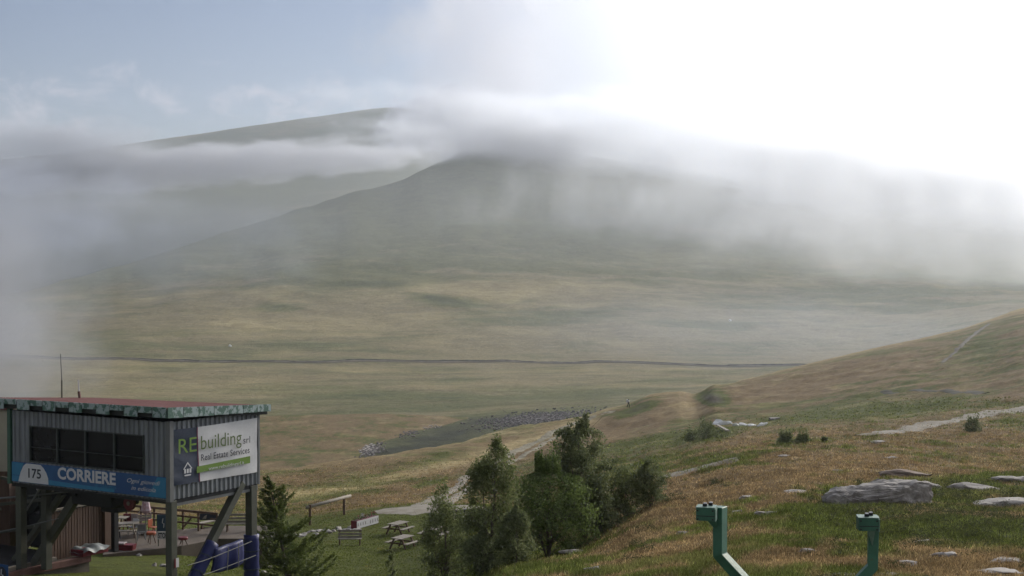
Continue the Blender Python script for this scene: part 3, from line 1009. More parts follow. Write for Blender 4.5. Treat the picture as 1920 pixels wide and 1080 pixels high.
# drive unit hung under the floor
du = thing('drive_unit', 'black drive unit hanging under the cabin with a red wheel', 'machine', CM @ Vector((-3.6, 1.5, -0.16)), CRZ)
dl = onplane(160, 930, 1, 1.5).x + 3.6; dr = onplane(236, 930, 1, 1.5).x + 3.6
MB().box(((dl + dr) / 2, 0, -0.32), (dr - dl, 1.6, 0.64)).build('housing', M_dark, du, bevel=0.05)
MB().box((dr - 0.7, 0.1, -0.75), (1.0, 0.8, 0.35)).build('gearbox', M_dark, du, bevel=0.05)
wp = (Matrix.Translation(du.location) @ Euler((0, 0, CRZ)).to_matrix().to_4x4()).inverted() @ (CM @ onplane(241, 944, 1, 1.0))
def disc(c, r, th, ax='y', n=28, r0=0):
    ring = []
    for i in range(n):
        a = 2 * PI * i / n
        ring.append((c[0] + r * math.cos(a), c[1], c[2] + r * math.sin(a)) if ax == 'y' else (c[0], c[1] + r * math.cos(a), c[2] + r * math.sin(a)))
    return MB().prism(ring, (0, th, 0) if ax == 'y' else (th, 0, 0))
wh = disc((wp.x, wp.y, wp.z), 0.30, 0.12).build('wheel', M_redd, du)
disc((wp.x, wp.y - 0.03, wp.z), 0.09, 0.03).build('hub', M_pale, wh)
MB().tube([(wp.x, wp.y + 0.1, wp.z), (wp.x, wp.y + 0.5, wp.z + 0.05)], 0.06).build('shaft', M_dark, du)

# ---- lettering
def text_mesh(name, body, mat_, parent, Mloc, width, height, bold=0.0, shear=0.0):
    cu = bpy.data.curves.new(name, 'FONT'); cu.body = body; cu.size = 1.0
    cu.offset = bold; cu.shear = shear; cu.resolution_u = 3
    o = bpy.data.objects.new('tmp', cu); COL.objects.link(o)
    me = bpy.data.meshes.new_from_object(o)
    bpy.data.objects.remove(o); bpy.data.curves.remove(cu)
    me.name = name
    co = np.empty(len(me.vertices) * 3); me.vertices.foreach_get('co', co); co = co.reshape(-1, 3)
    mn, mx = co.min(0), co.max(0)
    co[:, 0] = (co[:, 0] - mn[0]) / (mx[0] - mn[0]) * width
    caps = 0.70
    co[:, 1] = co[:, 1] / caps * height
    me.vertices.foreach_set('co', co.ravel())
    me.materials.clear(); me.materials.append(mat_)
    me.transform(Mloc)
    q = bpy.data.objects.new(name, me); COL.objects.link(q); q.parent = parent
    return q


def plane_text(name, body, mat_, parent, org, axis, p0, p1, hpx, off, bold=0.0, shear=0.0):
    """text whose left baseline starts at photo pixel p0 and whose right end is at p1[0]"""
    if axis == 1:
        a = onplane(*p0, 1, -off); b = onplane(*p1, 1, -off); t = onplane(p0[0], p0[1] - hpx, 1, -off)
        M_ = Matrix.Translation(a - org) @ Euler((R(90), 0, 0)).to_matrix().to_4x4()
        wd = b.x - a.x
    else:
        a = onplane(*p0, 0, off); b = onplane(*p1, 0, off); t = onplane(p0[0], p0[1] - hpx, 0, off)
        M_ = Matrix.Translation(a - org) @ Euler((R(90), 0, R(90))).to_matrix().to_4x4()
        wd = b.y - a.y
    return text_mesh(name, body, mat_, parent, M_, wd, t.z - a.z, bold, shear)


so = onplane(23, 902, 1, -0.06); s1 = onplane(313, 935, 1, -0.06)
st0 = onplane(23, 867, 1, -0.06); st1 = onplane(313, 893, 1, -0.06)
sgx0, sgx1 = so.x, s1.x; sgz0 = (so.z + s1.z) / 2; sgz1 = (st0.z + st1.z) / 2
so = Vector((sgx0, -0.045, sgz0))
sign = thing('newspaper_sign', 'long blue newspaper sign reading CORRIERE below the cabin windows', 'sign', CM @ so, CRZ)
SWd = sgx1 - sgx0; SH = sgz1 - sgz0
MB().box((SWd / 2, -0.02, SH / 2), (SWd, 0.04, SH)).build('sign_panel', M_blue, sign, bevel=0.005)
MB().prism([(0.02, -0.043, 0.02), (SWd - 2.9, -0.043, 0.02), (SWd - 2.9, -0.043, SH * 0.16), (0.02, -0.043, SH * 0.32)], (0, -0.003, 0)).build('light_stripe', M_sky, sign)
MB().prism([(SWd - 1.0, -0.043, 0.02), (SWd - 0.02, -0.043, 0.02), (SWd - 0.02, -0.043, SH - 0.02), (SWd - 0.5, -0.043, SH - 0.02)], (0, -0.003, 0)).build('light_corner', M_sky, sign)
MB().prism([(0.02, -0.043, SH * 0.34), (0.5, -0.043, SH * 0.34), (0.75, -0.043, SH - 0.02), (0.02, -0.043, SH - 0.02)], (0, -0.003, 0)).build('light_corner', M_sky, sign)
em = []
e0 = onplane(35, 903, 1, -0.09); e1 = onplane(91, 909, 1, -0.09)
exa, exb = e0.x - so.x, e1.x - so.x
for (u, v) in ((0, 0.03), (1, 0.03), (0.99, 0.35), (0.93, 0.6), (0.84, 0.82), (0.74, 0.97), (0.26, 0.97), (0.16, 0.82), (0.07, 0.5), (0.02, 0.2)):
    em.append((exa + u * (exb - exa), -0.048, v * SH))
MB().prism(em, (0, -0.004, 0)).build('white_emblem', M_white, sign)
plane_text('lettering', '175', M_ink, sign, so, 1, (53, 895), (77, 898), 17, 0.10, 0.02)
plane_text('lettering', 'CORRIERE', M_white, sign, so, 1, (108, 897), (217, 908), 21, 0.10, 0.035)
plane_text('lettering', 'di Saluzzo', M_sky, sign, so, 1, (178, 913), (217, 917), 7, 0.10, 0.01)
plane_text('lettering', 'Ogni gioved\u00ec', M_white, sign, so, 1, (238, 904), (300, 911), 8, 0.10, 0.0, 0.35)
plane_text('lettering', 'in edicola', M_white, sign, so, 1, (246, 918), (292, 923), 8, 0.10, 0.0, 0.35)

# banner on the side wall
q0 = onplane(323, 911, 0, 0.06); q1 = onplane(481, 885, 0, 0.06); q2 = onplane(323, 806, 0, 0.06); q3 = onplane(481, 783, 0, 0.06)
bo = Vector((0.07, q0.y, q0.z))
ban = thing('advertising_banner', 'white and navy estate agency banner reading REbuilding srl on the cabin side', 'banner', CM @ bo, CRZ)
BW = q1.y - q0.y


def rip(u, v):
    return 0.03 + 0.018 * math.sin(9 * u + 5 * v) + 0.016 * math.sin(23 * u - 9 * v) * (1 - v) + 0.02 * math.sin(14 * (u + v)) * math.exp(-u * 5) + 0.03 * math.exp(-((v - 0.1 - 0.25 * u) / 0.07) ** 2) * 0.6


def banpt(u, v):
    zl = q0.z + (q1.z - q0.z) * u; zh = q2.z + (q3.z - q2.z) * u + 0.0
    sag = 0.03 * math.sin(PI * u)
    return Vector((rip(u, v), u * BW, (zl + (zh - sag - zl) * v) - bo.z))


um = 0.285
for nm, ma, ua, ub, nn in (('navy_panel', M_navy, 0.0, um, 12), ('white_panel', M_cloth, um, 1.0, 36)):
    mb = MB(); nv = 18; vs = []
    for i in range(nn + 1):
        for j in range(nv + 1):
            v = j / nv
            bow = 0.012 * math.cos(PI * v) if (ua > 0 and i == 0) or (ub < 1 and i == nn) else 0
            vs.append(banpt(ua + (ub - ua) * i / nn + bow, v))
    mb.add(vs, [(i * (nv + 1) + j, (i + 1) * (nv + 1) + j, (i + 1) * (nv + 1) + j + 1, i * (nv + 1) + j + 1) for i in range(nn) for j in range(nv)])
    mb.build(nm, ma, ban, smooth=True)
mb = MB(); vs = []
for j in range(19):
    v = j / 18
    for du_ in (-0.006, 0.006):
        p = banpt(um + 0.012 * math.cos(PI * v) + du_, v); p.x += 0.012; vs.append(p)
mb.add(vs, [(2 * j, 2 * j + 1, 2 * j + 3, 2 * j + 2) for j in range(18)]); mb.build('plum_edge', M_plum, ban)
OFF = 0.07 + 0.105
plane_text('lettering', 'RE', M_green, ban, bo, 0, (335, 851), (369, 847), 28, OFF, 0.0)
plane_text('lettering', 'building', M_olive, ban, bo, 0, (377, 843), (453, 834), 26, OFF, 0.0)
plane_text('lettering', 'srl', M_ink, ban, bo, 0, (456, 832), (469, 829), 13, OFF, 0.0)
plane_text('lettering', 'Real Estate Services', M_ink, ban, bo, 0, (377, 864), (468, 848), 12, OFF, 0.008)
g0 = onplane(369, 887, 0, OFF - 0.015) - bo; g1 = onplane(469, 868, 0, OFF - 0.015) - bo; g2 = onplane(369, 875, 0, OFF - 0.015) - bo; g3 = onplane(469, 855, 0, OFF - 0.015) - bo
MB().prism([g0, g1, g3, g2], (0.004, 0, 0)).build('green_stripe', M_green, ban)
plane_text('lettering', 'www.rebuildingsrl.it', M_white, ban, bo, 0, (391, 882), (458, 869), 7, OFF, 0.0)
hc = onplane(352, 882, 0, OFF) - bo
mb = MB()
mb.prism([hc + Vector((0, -0.26, 0.06)), hc + Vector((0, 0, 0.34)), hc + Vector((0, 0.26, 0.06)), hc + Vector((0, 0.20, 0.06)), hc + Vector((0, 0, 0.27)), hc + Vector((0, -0.20, 0.06))], (0.004, 0, 0))
mb.build('house_emblem', M_white, ban)
for k_ in range(3):
    MB().box(hc + Vector((0.002, -0.15 + 0.15 * k_, -0.02)), (0.004, 0.10, 0.17)).build('emblem_bar', M_white, ban)
MB().box(hc + Vector((0.002, 0, -0.19)), (0.004, 0.36, 0.05)).build('emblem_bar', M_white, ban)

# antennas on the roof
def roof_pt(px, py, D):
    return at(px, py, D)
a0 = at(116, 746, 68.6)
an = thing('antenna', 'tall thin whip antenna at the left of the cabin roof', 'antenna', a0)
MB().tube([(0, 0, -0.12), (0, 0, 0.80)], 0.035).build('mast', M_leg, an)
MB().tube([(0, 0, 0.80), (-0.05, 0, 2.0)], [0.024, 0.018]).build('whip', M_trim, an)
a0 = at(150, 744, 69.0)
an = thing('antenna', 'short white antenna with a rusty bracket on the cabin roof', 'antenna', a0)
MB().beam((0, 0, -0.12), (-0.05, 0, 0.25), 0.12, 0.1).build('bracket', M_redbeam, an)
MB().tube([(-0.05, 0, 0.22), (-0.07, 0, 0.78)], 0.03).build('whip', M_white, an)

# marker plates on the corner leg
ml = onplane(331, 1063, 0, 0.08)
pl = thing('marker_plate', 'small red and white plate low on the cabin corner leg', 'plate', CM @ Vector((0.085, ml.y, ml.z)), CRZ)
MB().box((0.01, 0.03, 0.17), (0.02, 0.16, 0.36)).build('white_plate', M_white, pl)
MB().box((0.01, -0.09, 0.17), (0.02, 0.07, 0.36)).build('red_plate', M_redd, pl)

# blue safety padding and ropes
def pad(name, label, pts, r, sq=(1, 1), parent=None):
    t = thing(name, label, 'mattress', CM @ Vector(pts[0]), CRZ, 'blue safety padding under the cabin')
    o_ = Vector(pts[0])
    N = 10; P = [Vector(pts[0]).lerp(Vector(pts[1]), i / N) - o_ for i in range(N + 1)]
    rr = [r * (0.9 + 0.14 * abs(math.sin(i * 1.7))) for i in range(N + 1)]
    MB().tube(P, rr, 12).build('padding', M_pad, t, smooth=True)
    for f_ in (0.25, 0.65):
        p = Vector(pts[0]).lerp(Vector(pts[1]), f_) - o_; d_ = (Vector(pts[1]) - Vector(pts[0])).normalized() * 0.03
        MB().tube([p - d_, p + d_], r * 1.08, 12).build('strap', M_navy, t)
    return t


p0 = onplane(464, 1004, 0, -0.12); p1 = onplane(464, 1078, 0, -0.12)
pad('leg_padding', 'dark blue padding wrapped upright round the rear cabin leg', [(-0.12, SW - 0.25, p1.z - 0.25), (-0.12, SW - 0.25, p0.z)], 0.33)
p0 = onplane(398, 1018, 0, 0.1); p1 = onplane(362, 1092, 0, 0.1)
pad('brace_padding', 'slanting dark blue padding beside the diagonal cabin brace', [p1, p0], 0.27)
ta = onplane(405, 1030, 0, 0.45); tb = onplane(456, 1012, 0, 0.45); tcn = onplane(458, 1055, 0, 0.45); td = onplane(400, 1074, 0, 0.45)
tt = thing('blue_crash_mat', 'sagging dark blue crash mat roped between brace and rear leg', 'mattress', CM @ td, CRZ, 'blue safety padding under the cabin')
mb = MB(); vs = []; NU, NV = 14, 10
for i in range(NU + 1):
    for j in range(NV + 1):
        u, v = i / NU, j / NV
        p = td.lerp(tcn, u).lerp(ta.lerp(tb, u), v) - td
        p.z -= 0.10 * math.sin(PI * u) * (1 - v)
        p.x += 0.05 * math.sin(u * 11) * (1 - 0.6 * v) + 0.05 * math.sin(PI * v)
        vs.append(p)
fr = [(i * (NV + 1) + j, (i + 1) * (NV + 1) + j, (i + 1) * (NV + 1) + j + 1, i * (NV + 1) + j + 1) for i in range(NU) for j in range(NV)]
nb = len(vs); back = [p - Vector((0.16, 0, 0)) for p in vs]
mb.add(vs + back, fr + [tuple(nb + q for q in f_) for f_ in fr])
rim = [i * (NV + 1) for i in range(NU + 1)] + [NU * (NV + 1) + j for j in range(1, NV + 1)] + [i * (NV + 1) + NV for i in range(NU - 1, -1, -1)] + [j for j in range(NV - 1, 0, -1)]
for a_, b_ in zip(rim, rim[1:] + rim[:1]):
    mb.f.append((a_, b_, nb + b_, nb + a_)); mb.m.append(0)
mb.build('padding', M_pad, tt, smooth=True)
for u in (0.33, 0.7):
    mb = MB(); mb.tube([td.lerp(tcn, u).lerp(ta.lerp(tb, u), v) - td + Vector((0.19, 0, -0.1 * math.sin(PI * u) * (1 - v))) for v in (0.02, 0.5, 0.98)], 0.02, 5); mb.build('strap', M_rope, tt)


def rope(name, label, pts, r=0.016, m_=None, group=None):
    o_ = Vector(pts[0])
    P = [Vector(q) - o_ for q in pts]
    N = 12; Q = []
    for i in range(N + 1):
        s_ = i / N * (len(P) - 1); k = min(int(s_), len(P) - 2)
        q = P[k].lerp(P[k + 1], s_ - k); q.z -= 0.04 * math.sin(PI * i / N)
        Q.append(q)
    o = MB().tube(Q, r, 6).build(name, m_ or M_rope)
    o.location = o_
    return tag(o, label, 'cable', group)


def W_(px, py, ax, v):
    return CM @ onplane(px, py, ax, v)


rope('rope', 'upper pale rope strung across the blue padding', [W_(352, 1060, 0, 0.6), W_(392, 1046, 0, 0.62), W_(472, 1015, 0, 0.66)])
rope('rope', 'lower pale rope strung across the blue padding', [W_(380, 1078, 0, 0.6), W_(405, 1068, 0, 0.62), W_(480, 1041, 0, 0.66)])
rope('steel_cable', 'thick pale cable running left just under the cabin floor', [W_(-60, 938, 1, -0.2), W_(135, 921, 1, 1.0)], 0.045, M_trim)
rope('steel_cable', 'thin cable rising across the dark drive bay', [W_(-60, 1008, 1, -0.3), W_(110, 972, 1, 1.0)], 0.02, M_trim)

# ---- concrete deck, slatted wall, tarpaulin, dark drive bay
dk = thing('concrete_deck', 'stained concrete deck under the left end of the cabin', 'deck', CM @ Vector((-8.6, -1.0, DECK)), CRZ)
MB().box((-7.0, 1.6, -0.9), (14.0, 6.2, 1.8)).build('slab', M_conc, dk)
MB().box((-7.4, 1.6, 0.02), (13.0, 6.0, 0.05)).build('shade_floor', M_dark, dk)  # dark sheet over the slab, painting in the shade under the cabin
MB().box((0.02, 1.6, 0.0), (0.24, 6.2, 0.3)).build('edge_beam', M_redbeam, dk, bevel=0.02)
MB().box((-0.8, 1.2, 0.08), (0.12, 4.6, 0.16)).build('kerb_rail', M_pale, dk)
sw = thing('slatted_wall', 'brown slatted wooden wall on the deck below the cabin', 'wall', CM @ Vector((-9.5, 2.4, DECK)), CRZ)
wtop = 2.15
for i in range(18):
    y = i * 0.165
    MB().box((0.0 + 0.008 * (i % 2), y, wtop / 2), (0.035, 0.135, wtop + 0.05 * math.sin(i * 2.1))).build('slat', M_slat, sw)
MB().box((0, 1.4, wtop + 0.09), (0.16, 3.2, 0.09)).build('top_rail', M_pale, sw)
MB().box((-0.06, 1.4, wtop / 2), (0.05, 3.0, wtop - 0.1)).build('backing', M_dark, sw)
MB().box((0.02, 3.1, 1.25), (0.34, 0.36, 2.5)).build('post', M_slat, sw)
tp = W_(168, 1034, 0, -8.75)
tpo = thing('covered_crate', 'dark red crate under a crumpled grey tarpaulin on the deck edge', 'crate', (tp.x, tp.y, CLOC.z + DECK + 0.15), CRZ)
MB().box((0, 0, 0.14), (0.8, 1.5, 0.28)).build('crate', M_redd, tpo, bevel=0.02)
mb = MB(); vs = []
for i in range(15):
    for j in range(11):
        u = i / 14 - 0.5; v = j / 10 - 0.5
        z = 0.34 + 0.07 * math.sin(7 * u + 3 * v) * math.cos(5 * v) + 0.05 * math.sin(17 * u)
        if abs(u) > 0.42 or abs(v) > 0.42: z -= 0.14
        vs.append((v * 1.0, u * 1.75, z))
mb.add(vs, [(i * 11 + j, (i + 1) * 11 + j, (i + 1) * 11 + j + 1, i * 11 + j + 1) for i in range(14) for j in range(10)])
mb.build('tarpaulin', mat('grey_tarpaulin', (0.22, 0.24, 0.24), 0.5, var=0.3, scale=4), tpo, smooth=True)
bay = thing('drive_bay', 'dark machinery bay behind the left cabin legs', 'machine', CM @ Vector((-13.0, 3.0, DECK)), CRZ)
MB().box((0, 3.2, 1.7), (7.0, 0.25, 3.9)).build('back_panel', M_dark, bay)
MB().box((-2.6, 0.6, 1.9), (0.3, 5, 3.8)).build('side_panel', M_dark, bay)
MB().box((0.8, 1.6, 0.8), (1.6, 1.2, 1.6)).build('motor', M_dark, bay, bevel=0.1)
MB().tube([(1.2, 0.8, 1.6), (1.2, 0.8, 2.9), (2.2, 1.2, 3.2)], 0.12, 10).build('duct', M_soff, bay, smooth=True)
disc((0.0, 1.0, 2.3), 0.75, 0.14).build('pulley', M_soff, bay)
for i_, (a_, b_) in enumerate((((-1.6, 1.9), (1.6, 2.4)), ((-1.2, 3.2), (2.8, 3.0)), ((-2.0, 0.5), (1.9, 1.3)))):
    MB().beam((a_[0], 0.5, a_[1]), (b_[0], 0.6, b_[1]), 0.11, 0.14).build('crossbar', M_leg, bay)
for (x_, z_) in ((1.95, 3.05), (2.25, 2.9), (2.5, 3.1), (1.1, 1.1)):
    MB().box((x_, 0.5, z_), (0.13, 0.1, 0.16)).build('fitting', M_pale, bay, bevel=0.03)
MB().box((-1.2, 0.4, 1.75), (0.14, 0.1, 0.12)).build('lamp', M_pale, bay)
hu = thing('rendered_hut', 'beige rendered hut with a brown base behind the left of the cabin', 'building', at(-90, 1000, 71), 0)
hb_ = hu.location
zz1 = float(slope(768)) * 71 - hb_.z; zz0 = float(slope(884)) * 71 - hb_.z
MB().box((0.2, 1.5, (zz1 + zz0) / 2), (5.0, 3, zz1 - zz0)).build('upper_wall', M_beige, hu)
MB().box((0.2, 1.5, zz0 / 2 - 0.6), (5.06, 3.06, zz0 + 1.2)).build('lower_wall', M_slat, hu)
MB().box((0.2, 1.5, zz1 + 0.06), (5.3, 3.3, 0.12)).build('roof', M_roof, hu)
# pictogram board in the corner of the photo
pb = W_(-4, 1100, 1, -1.2)
pbo = thing('pictogram_board', 'small blue board with a white seated figure beside the deck', 'sign', (pb.x, pb.y, gz1(pb.x, pb.y)), CRZ)
zb = pb.z - pbo.location.z
MB().tube([(0.15, 0.05, -0.2), (0.15, 0.05, zb + 0.6)], 0.04).build('post', M_leg, pbo)
MB().box((0.15, 0, zb + 0.62), (1.0, 0.03, 0.72)).build('panel', M_blue, pbo, bevel=0.004)
disc((0.28, -0.03, zb + 0.62), 0.26, 0.012).build('round_print', M_ink, pbo)
mb = MB(); mb.tube([(0.28, -0.04, zb + 0.78), (0.26, -0.04, zb + 0.55), (0.36, -0.04, zb + 0.53), (0.38, -0.04, zb + 0.42)], 0.03, 6); mb.build('figure', M_white, pbo)
# ------------------------------------------------------------------ terrace behind the cabin
TZ = -15.6
M_deckf = mat('grey_terrace_floor', (0.125, 0.10, 0.08), 0.9, var=0.35, scale=1.0, bump=0.3)
def tz_at(px, py, z=TZ):
    D = z / float(slope(py))
    return Vector(((px - 960) / FPX * D, D, z))
tpts = [tz_at(190, 1040), tz_at(338, 1024), tz_at(408, 1010), tz_at(500, 1010), tz_at(500, 985), tz_at(412, 986), tz_at(330, 993), tz_at(190, 993)]
ter = MB().prism([(p.x, p.y, TZ) for p in tpts], (0, 0, -1.6)).build('terrace', M_deckf)
tag(ter, kind='structure')

rl = thing('terrace_railing', 'brown timber railing along the back of the terrace', 'railing', tz_at(340, 990))
ro = rl.location
def rpt(px, ptop):   # railing top runs level at TZ+1.1 on a line across the terrace
    D = 88.5 - (px - 200) * 0.0175
    return Vector(((px - 960) / FPX * D, D, TZ))
for px in (205, 235, 262, 287, 314, 341, 370, 405):
    p = rpt(px, 0)
    MB().box((p.x - ro.x, p.y - ro.y, 0.45), (0.11, 0.11, 1.25)).build('post', M_wood, rl)
e0_, e1_ = rpt(195, 0), rpt(407, 0)
for hh_, th in ((1.1, 0.13), (0.78, 0.10), (0.42, 0.10)):
    MB().beam(e0_ - ro + Vector((0, -0.08, hh_)), e1_ - ro + Vector((0, -0.08, hh_)), 0.05, th).build('rail', M_wood, rl)
a = rpt(341, 0) - ro; b = rpt(358, 0) - ro
MB().beam(a + Vector((0, -0.1, 0.1)), b + Vector((0, -0.1, 0.75)), 0.06, 0.09).build('brace', M_wood, rl)
p = rpt(389, 0)
nb_ = thing('notice_panel', 'dark notice panel fixed to the terrace railing', 'sign', p + Vector((0, -0.16, 0.72)))
MB().box((0, 0, 0.17), (0.95, 0.03, 0.36)).build('panel', M_ink, nb_)
mb = MB(); mb.prism([(-0.32, -0.02, 0.06), (-0.1, -0.02, 0.06), (-0.05, -0.02, 0.30), (-0.2, -0.02, 0.22)], (0, -0.004, 0)); mb.build('white_print', M_pale, nb_)


def picnic(loc, rz, label, group='wooden picnic tables', L_=1.5, mt=None):
    mt = mt or M_pale
    t = thing('picnic_table', label, 'picnic table', loc, rz, group)
    for i in range(5):
        MB().box((0, -0.32 + i * 0.16, 0.74 + 0.004 * (i % 2)), (L_, 0.145, 0.04)).build('tabletop_board', mt, t)
    for s_ in (-1, 1):
        MB().box((0, s_ * 0.72, 0.44), (L_ + 0.02, 0.26, 0.045)).build('bench_board', mt, t)
    for x_ in (-L_ * 0.34, L_ * 0.34):
        m_ = MB(); m_.beam((x_, -0.28, 0.70), (x_, -0.62, 0), 0.07, 0.1); m_.build('leg', M_wood, t)
        m_ = MB(); m_.beam((x_, 0.28, 0.70), (x_, 0.62, 0), 0.07, 0.1); m_.build('leg', M_wood, t)
        m_ = MB(); m_.beam((x_ + 0.06, -0.8, 0.385), (x_ + 0.06, 0.8, 0.385), 0.05, 0.09); m_.build('crosspiece', M_wood, t)
    return t


def bench(loc, rz, label, L_=1.55, group='slatted wooden benches'):
    t = thing('bench', label, 'bench', loc, rz, group)
    for z_ in (0.52, 0.70, 0.90):
        MB().box((0, 0.02 + (z_ - 0.5) * 0.15, z_), (L_, 0.035, 0.125)).build('backrest_slat', M_pale, t)
    for y_ in (-0.36, -0.21, -0.06):
        MB().box((0, y_, 0.44), (L_, 0.12, 0.035)).build('seat_slat', M_pale, t)
    for x_ in (-L_ * 0.42, L_ * 0.42):
        m_ = MB(); m_.box((x_, 0.07, 0.47), (0.07, 0.07, 0.94)); m_.build('leg', M_wood, t)
        m_ = MB(); m_.box((x_, -0.34, 0.21), (0.07, 0.07, 0.42)); m_.build('leg', M_wood, t)
    return t


def ogl(px, py):
    return on_ground(px, py)


picnic(ogl(746, 1001), R(62), 'picnic table on the lawn nearest to the gravel, in front of no tree')['label'] = 'upper of the two picnic tables standing in the open lawn'
picnic(ogl(754, 1029), R(60), 'lower of the two picnic tables standing in the open lawn')
picnic(ogl(872, 985), R(4), 'picnic table half hidden behind the tall thin birch')
picnic(ogl(812, 1012), R(70), 'picnic table hidden behind the small birch left of the group', L_=1.4)
b_ = bench(ogl(655, 1022), R(180) + R(1), 'pale slatted bench seen from behind on the lawn')
b_.rotation_euler = (0, 0, R(2) + PI * 0)
bench(tz_at(446, 995), R(3), 'pale slatted bench at the right end of the terrace', L_=1.5)
# long pale bench board on the terrace
tb_ = thing('terrace_table', 'long pale table slanting across the terrace by the brace', 'table', tz_at(388, 1003))
a = tz_at(368, 993) - tb_.location; b = tz_at(412, 984) - tb_.location
a.z = b.z = 0.34
MB().beam(a, b, 0.42, 0.05).build('tabletop', M_pale, tb_)
for f_ in (0.2, 0.8):
    q = a.lerp(b, f_)
    MB().box((q.x, q.y, 0.16), (0.08, 0.3, 0.32)).build('leg', M_wood, tb_)

picnic(tz_at(232, 1006), R(12), 'picnic table on the terrace behind the dark red trough', L_=1.5, group='picnic tables on the terrace')
picnic(tz_at(214, 994), R(-8), 'picnic table at the far left of the terrace', L_=1.4, group='picnic tables on the terrace')


def stool(loc, label, col, h_=0.5):
    t = thing('stool', label, 'stool', loc, 0, 'stools on the terrace')
    ring = [(0.26 * math.cos(2 * PI * i / 14), 0.26 * math.sin(2 * PI * i / 14), h_) for i in range(14)]
    MB().prism(ring, (0, 0, 0.14)).build('seat', col, t, bevel=0.02)
    for i in range(3):
        an_ = 2 * PI * i / 3 + 0.5
        MB().tube([(0.1 * math.cos(an_), 0.1 * math.sin(an_), h_), (0.24 * math.cos(an_), 0.24 * math.sin(an_), 0)], 0.025, 6).build('leg', M_wood, t)
    return t


M_orange = mat('orange_red_plastic', (0.33, 0.085, 0.035), 0.5, var=0.2)
stool(tz_at(281, 1019), 'orange red stool left of the STOP board', M_orange)
stool(tz_at(341, 1022), 'red stool at the terrace edge right of the corner leg', M_redd, 0.3)
# a lift chair hanging over the terrace
lc = tz_at(268, 1000)
ch = thing('lift_chair', 'pale chairlift chair hanging above the terrace', 'lift chair', Vector((lc.x, lc.y, TZ + 0.55)), R(20))
M_pink = mat('faded_pale_paint', (0.32, 0.27, 0.27), 0.6, var=0.2)
MB().tube([(0, 0, 1.95), (0, 0, 1.2), (0.0, 0.02, 0.95)], 0.05, 8).build('hanger', M_pink, ch)
for s_ in (-1, 1):
    MB().tube([(0, 0, 1.0), (s_ * 0.36, 0, 0.55), (s_ * 0.40, 0, 0.0), (s_ * 0.40, -0.42, -0.02)], 0.028, 7).build('side_frame', M_pink, ch)
for y_ in (-0.38, -0.26, -0.14, -0.02):
    MB().box((0, y_, 0.02), (0.82, 0.09, 0.025)).build('seat_slat', M_redbeam, ch)
for z_ in (0.2, 0.33, 0.46):
    MB().box((0, 0.03, z_), (0.82, 0.025, 0.09)).build('backrest_slat', M_pink, ch)
# hanging rope/cable it hangs from
rope('haul_rope', 'steel haul rope carrying the pale chair under the cabin', [Vector((lc.x - 5, lc.y - 9.0, TZ + 2.52)), Vector((lc.x, lc.y, TZ + 2.50)), Vector((lc.x + 0.3, lc.y + 0.5, TZ + 2.50))], 0.02, M_dark)

def chair(px, py, rz, label, m_):
    t = thing('chair', label, 'chair', tz_at(px, py), rz, 'loose chairs on the terrace')
    MB().box((0, 0, 0.44), (0.44, 0.42, 0.04)).build('seat', m_, t, bevel=0.01)
    MB().box((0, 0.2, 0.68), (0.44, 0.035, 0.40)).build('backrest', m_, t, bevel=0.01)
    for x_ in (-0.19, 0.19):
        for y_ in (-0.18, 0.18):
            MB().beam((x_, y_, 0.43), (x_ * 1.15, y_ * 1.2, 0), 0.035).build('leg', m_, t)


M_pinkw = mat('faded_pink_canvas', (0.48, 0.40, 0.42), 0.8, scale=7, col2=(0.30, 0.14, 0.17))
M_yel = mat('ochre_yellow_plastic', (0.42, 0.33, 0.09), 0.5, var=0.2)
chair(206, 1003, 0.6, 'white chair at the left edge of the terrace', M_white)
chair(222, 992, 2.4, 'yellow chair at the back left of the terrace', M_yel)
chair(248, 1003, -0.5, 'white chair between the red trough and the hanging chair', M_white)
chair(262, 1012, 3.5, 'grey chair in front of the hanging lift chair', M_trim)
chair(215, 1010, 1.9, 'dark chair in front of the picnic table behind the trough', M_ink)
chair(236, 993, 0.2, 'red chair at the railing behind the picnic tables', M_redd)
chair(253, 991, 2.9, 'pale chair at the railing left of the closed pink parasol', M_pink)
chair(285, 1003, 1.2, 'orange red chair behind the orange stool', M_orange)
par = thing('parasol', 'closed pink and white parasol hanging above the lift chair', 'parasol', tz_at(271, 1002))
MB().tube([(0, 0, 0), (0, 0, 2.75)], 0.03, 6).build('pole', M_trim, par)
MB().tube([(0, 0, 1.15), (0, 0, 1.35), (0.0, 0, 1.8), (0, 0, 2.3), (0, 0, 2.65)], [0.10, 0.30, 0.20, 0.15, 0.04], 9).build('canopy', M_pinkw, par)
MB().box((0, 0, 0.05), (0.45, 0.45, 0.1)).build('base', M_conc, par)
par = thing('parasol', 'closed pale parasol standing at the back of the terrace', 'parasol', tz_at(213, 996))
MB().tube([(0, 0, 0), (0, 0, 2.2)], 0.03, 6).build('pole', M_trim, par)
MB().tube([(0, 0, 0.9), (0, 0, 1.2), (0, 0, 2.1)], [0.14, 0.17, 0.03], 8).build('canopy', M_pale, par)
MB().box((0, 0, 0.05), (0.45, 0.45, 0.1)).build('base', M_conc, par)

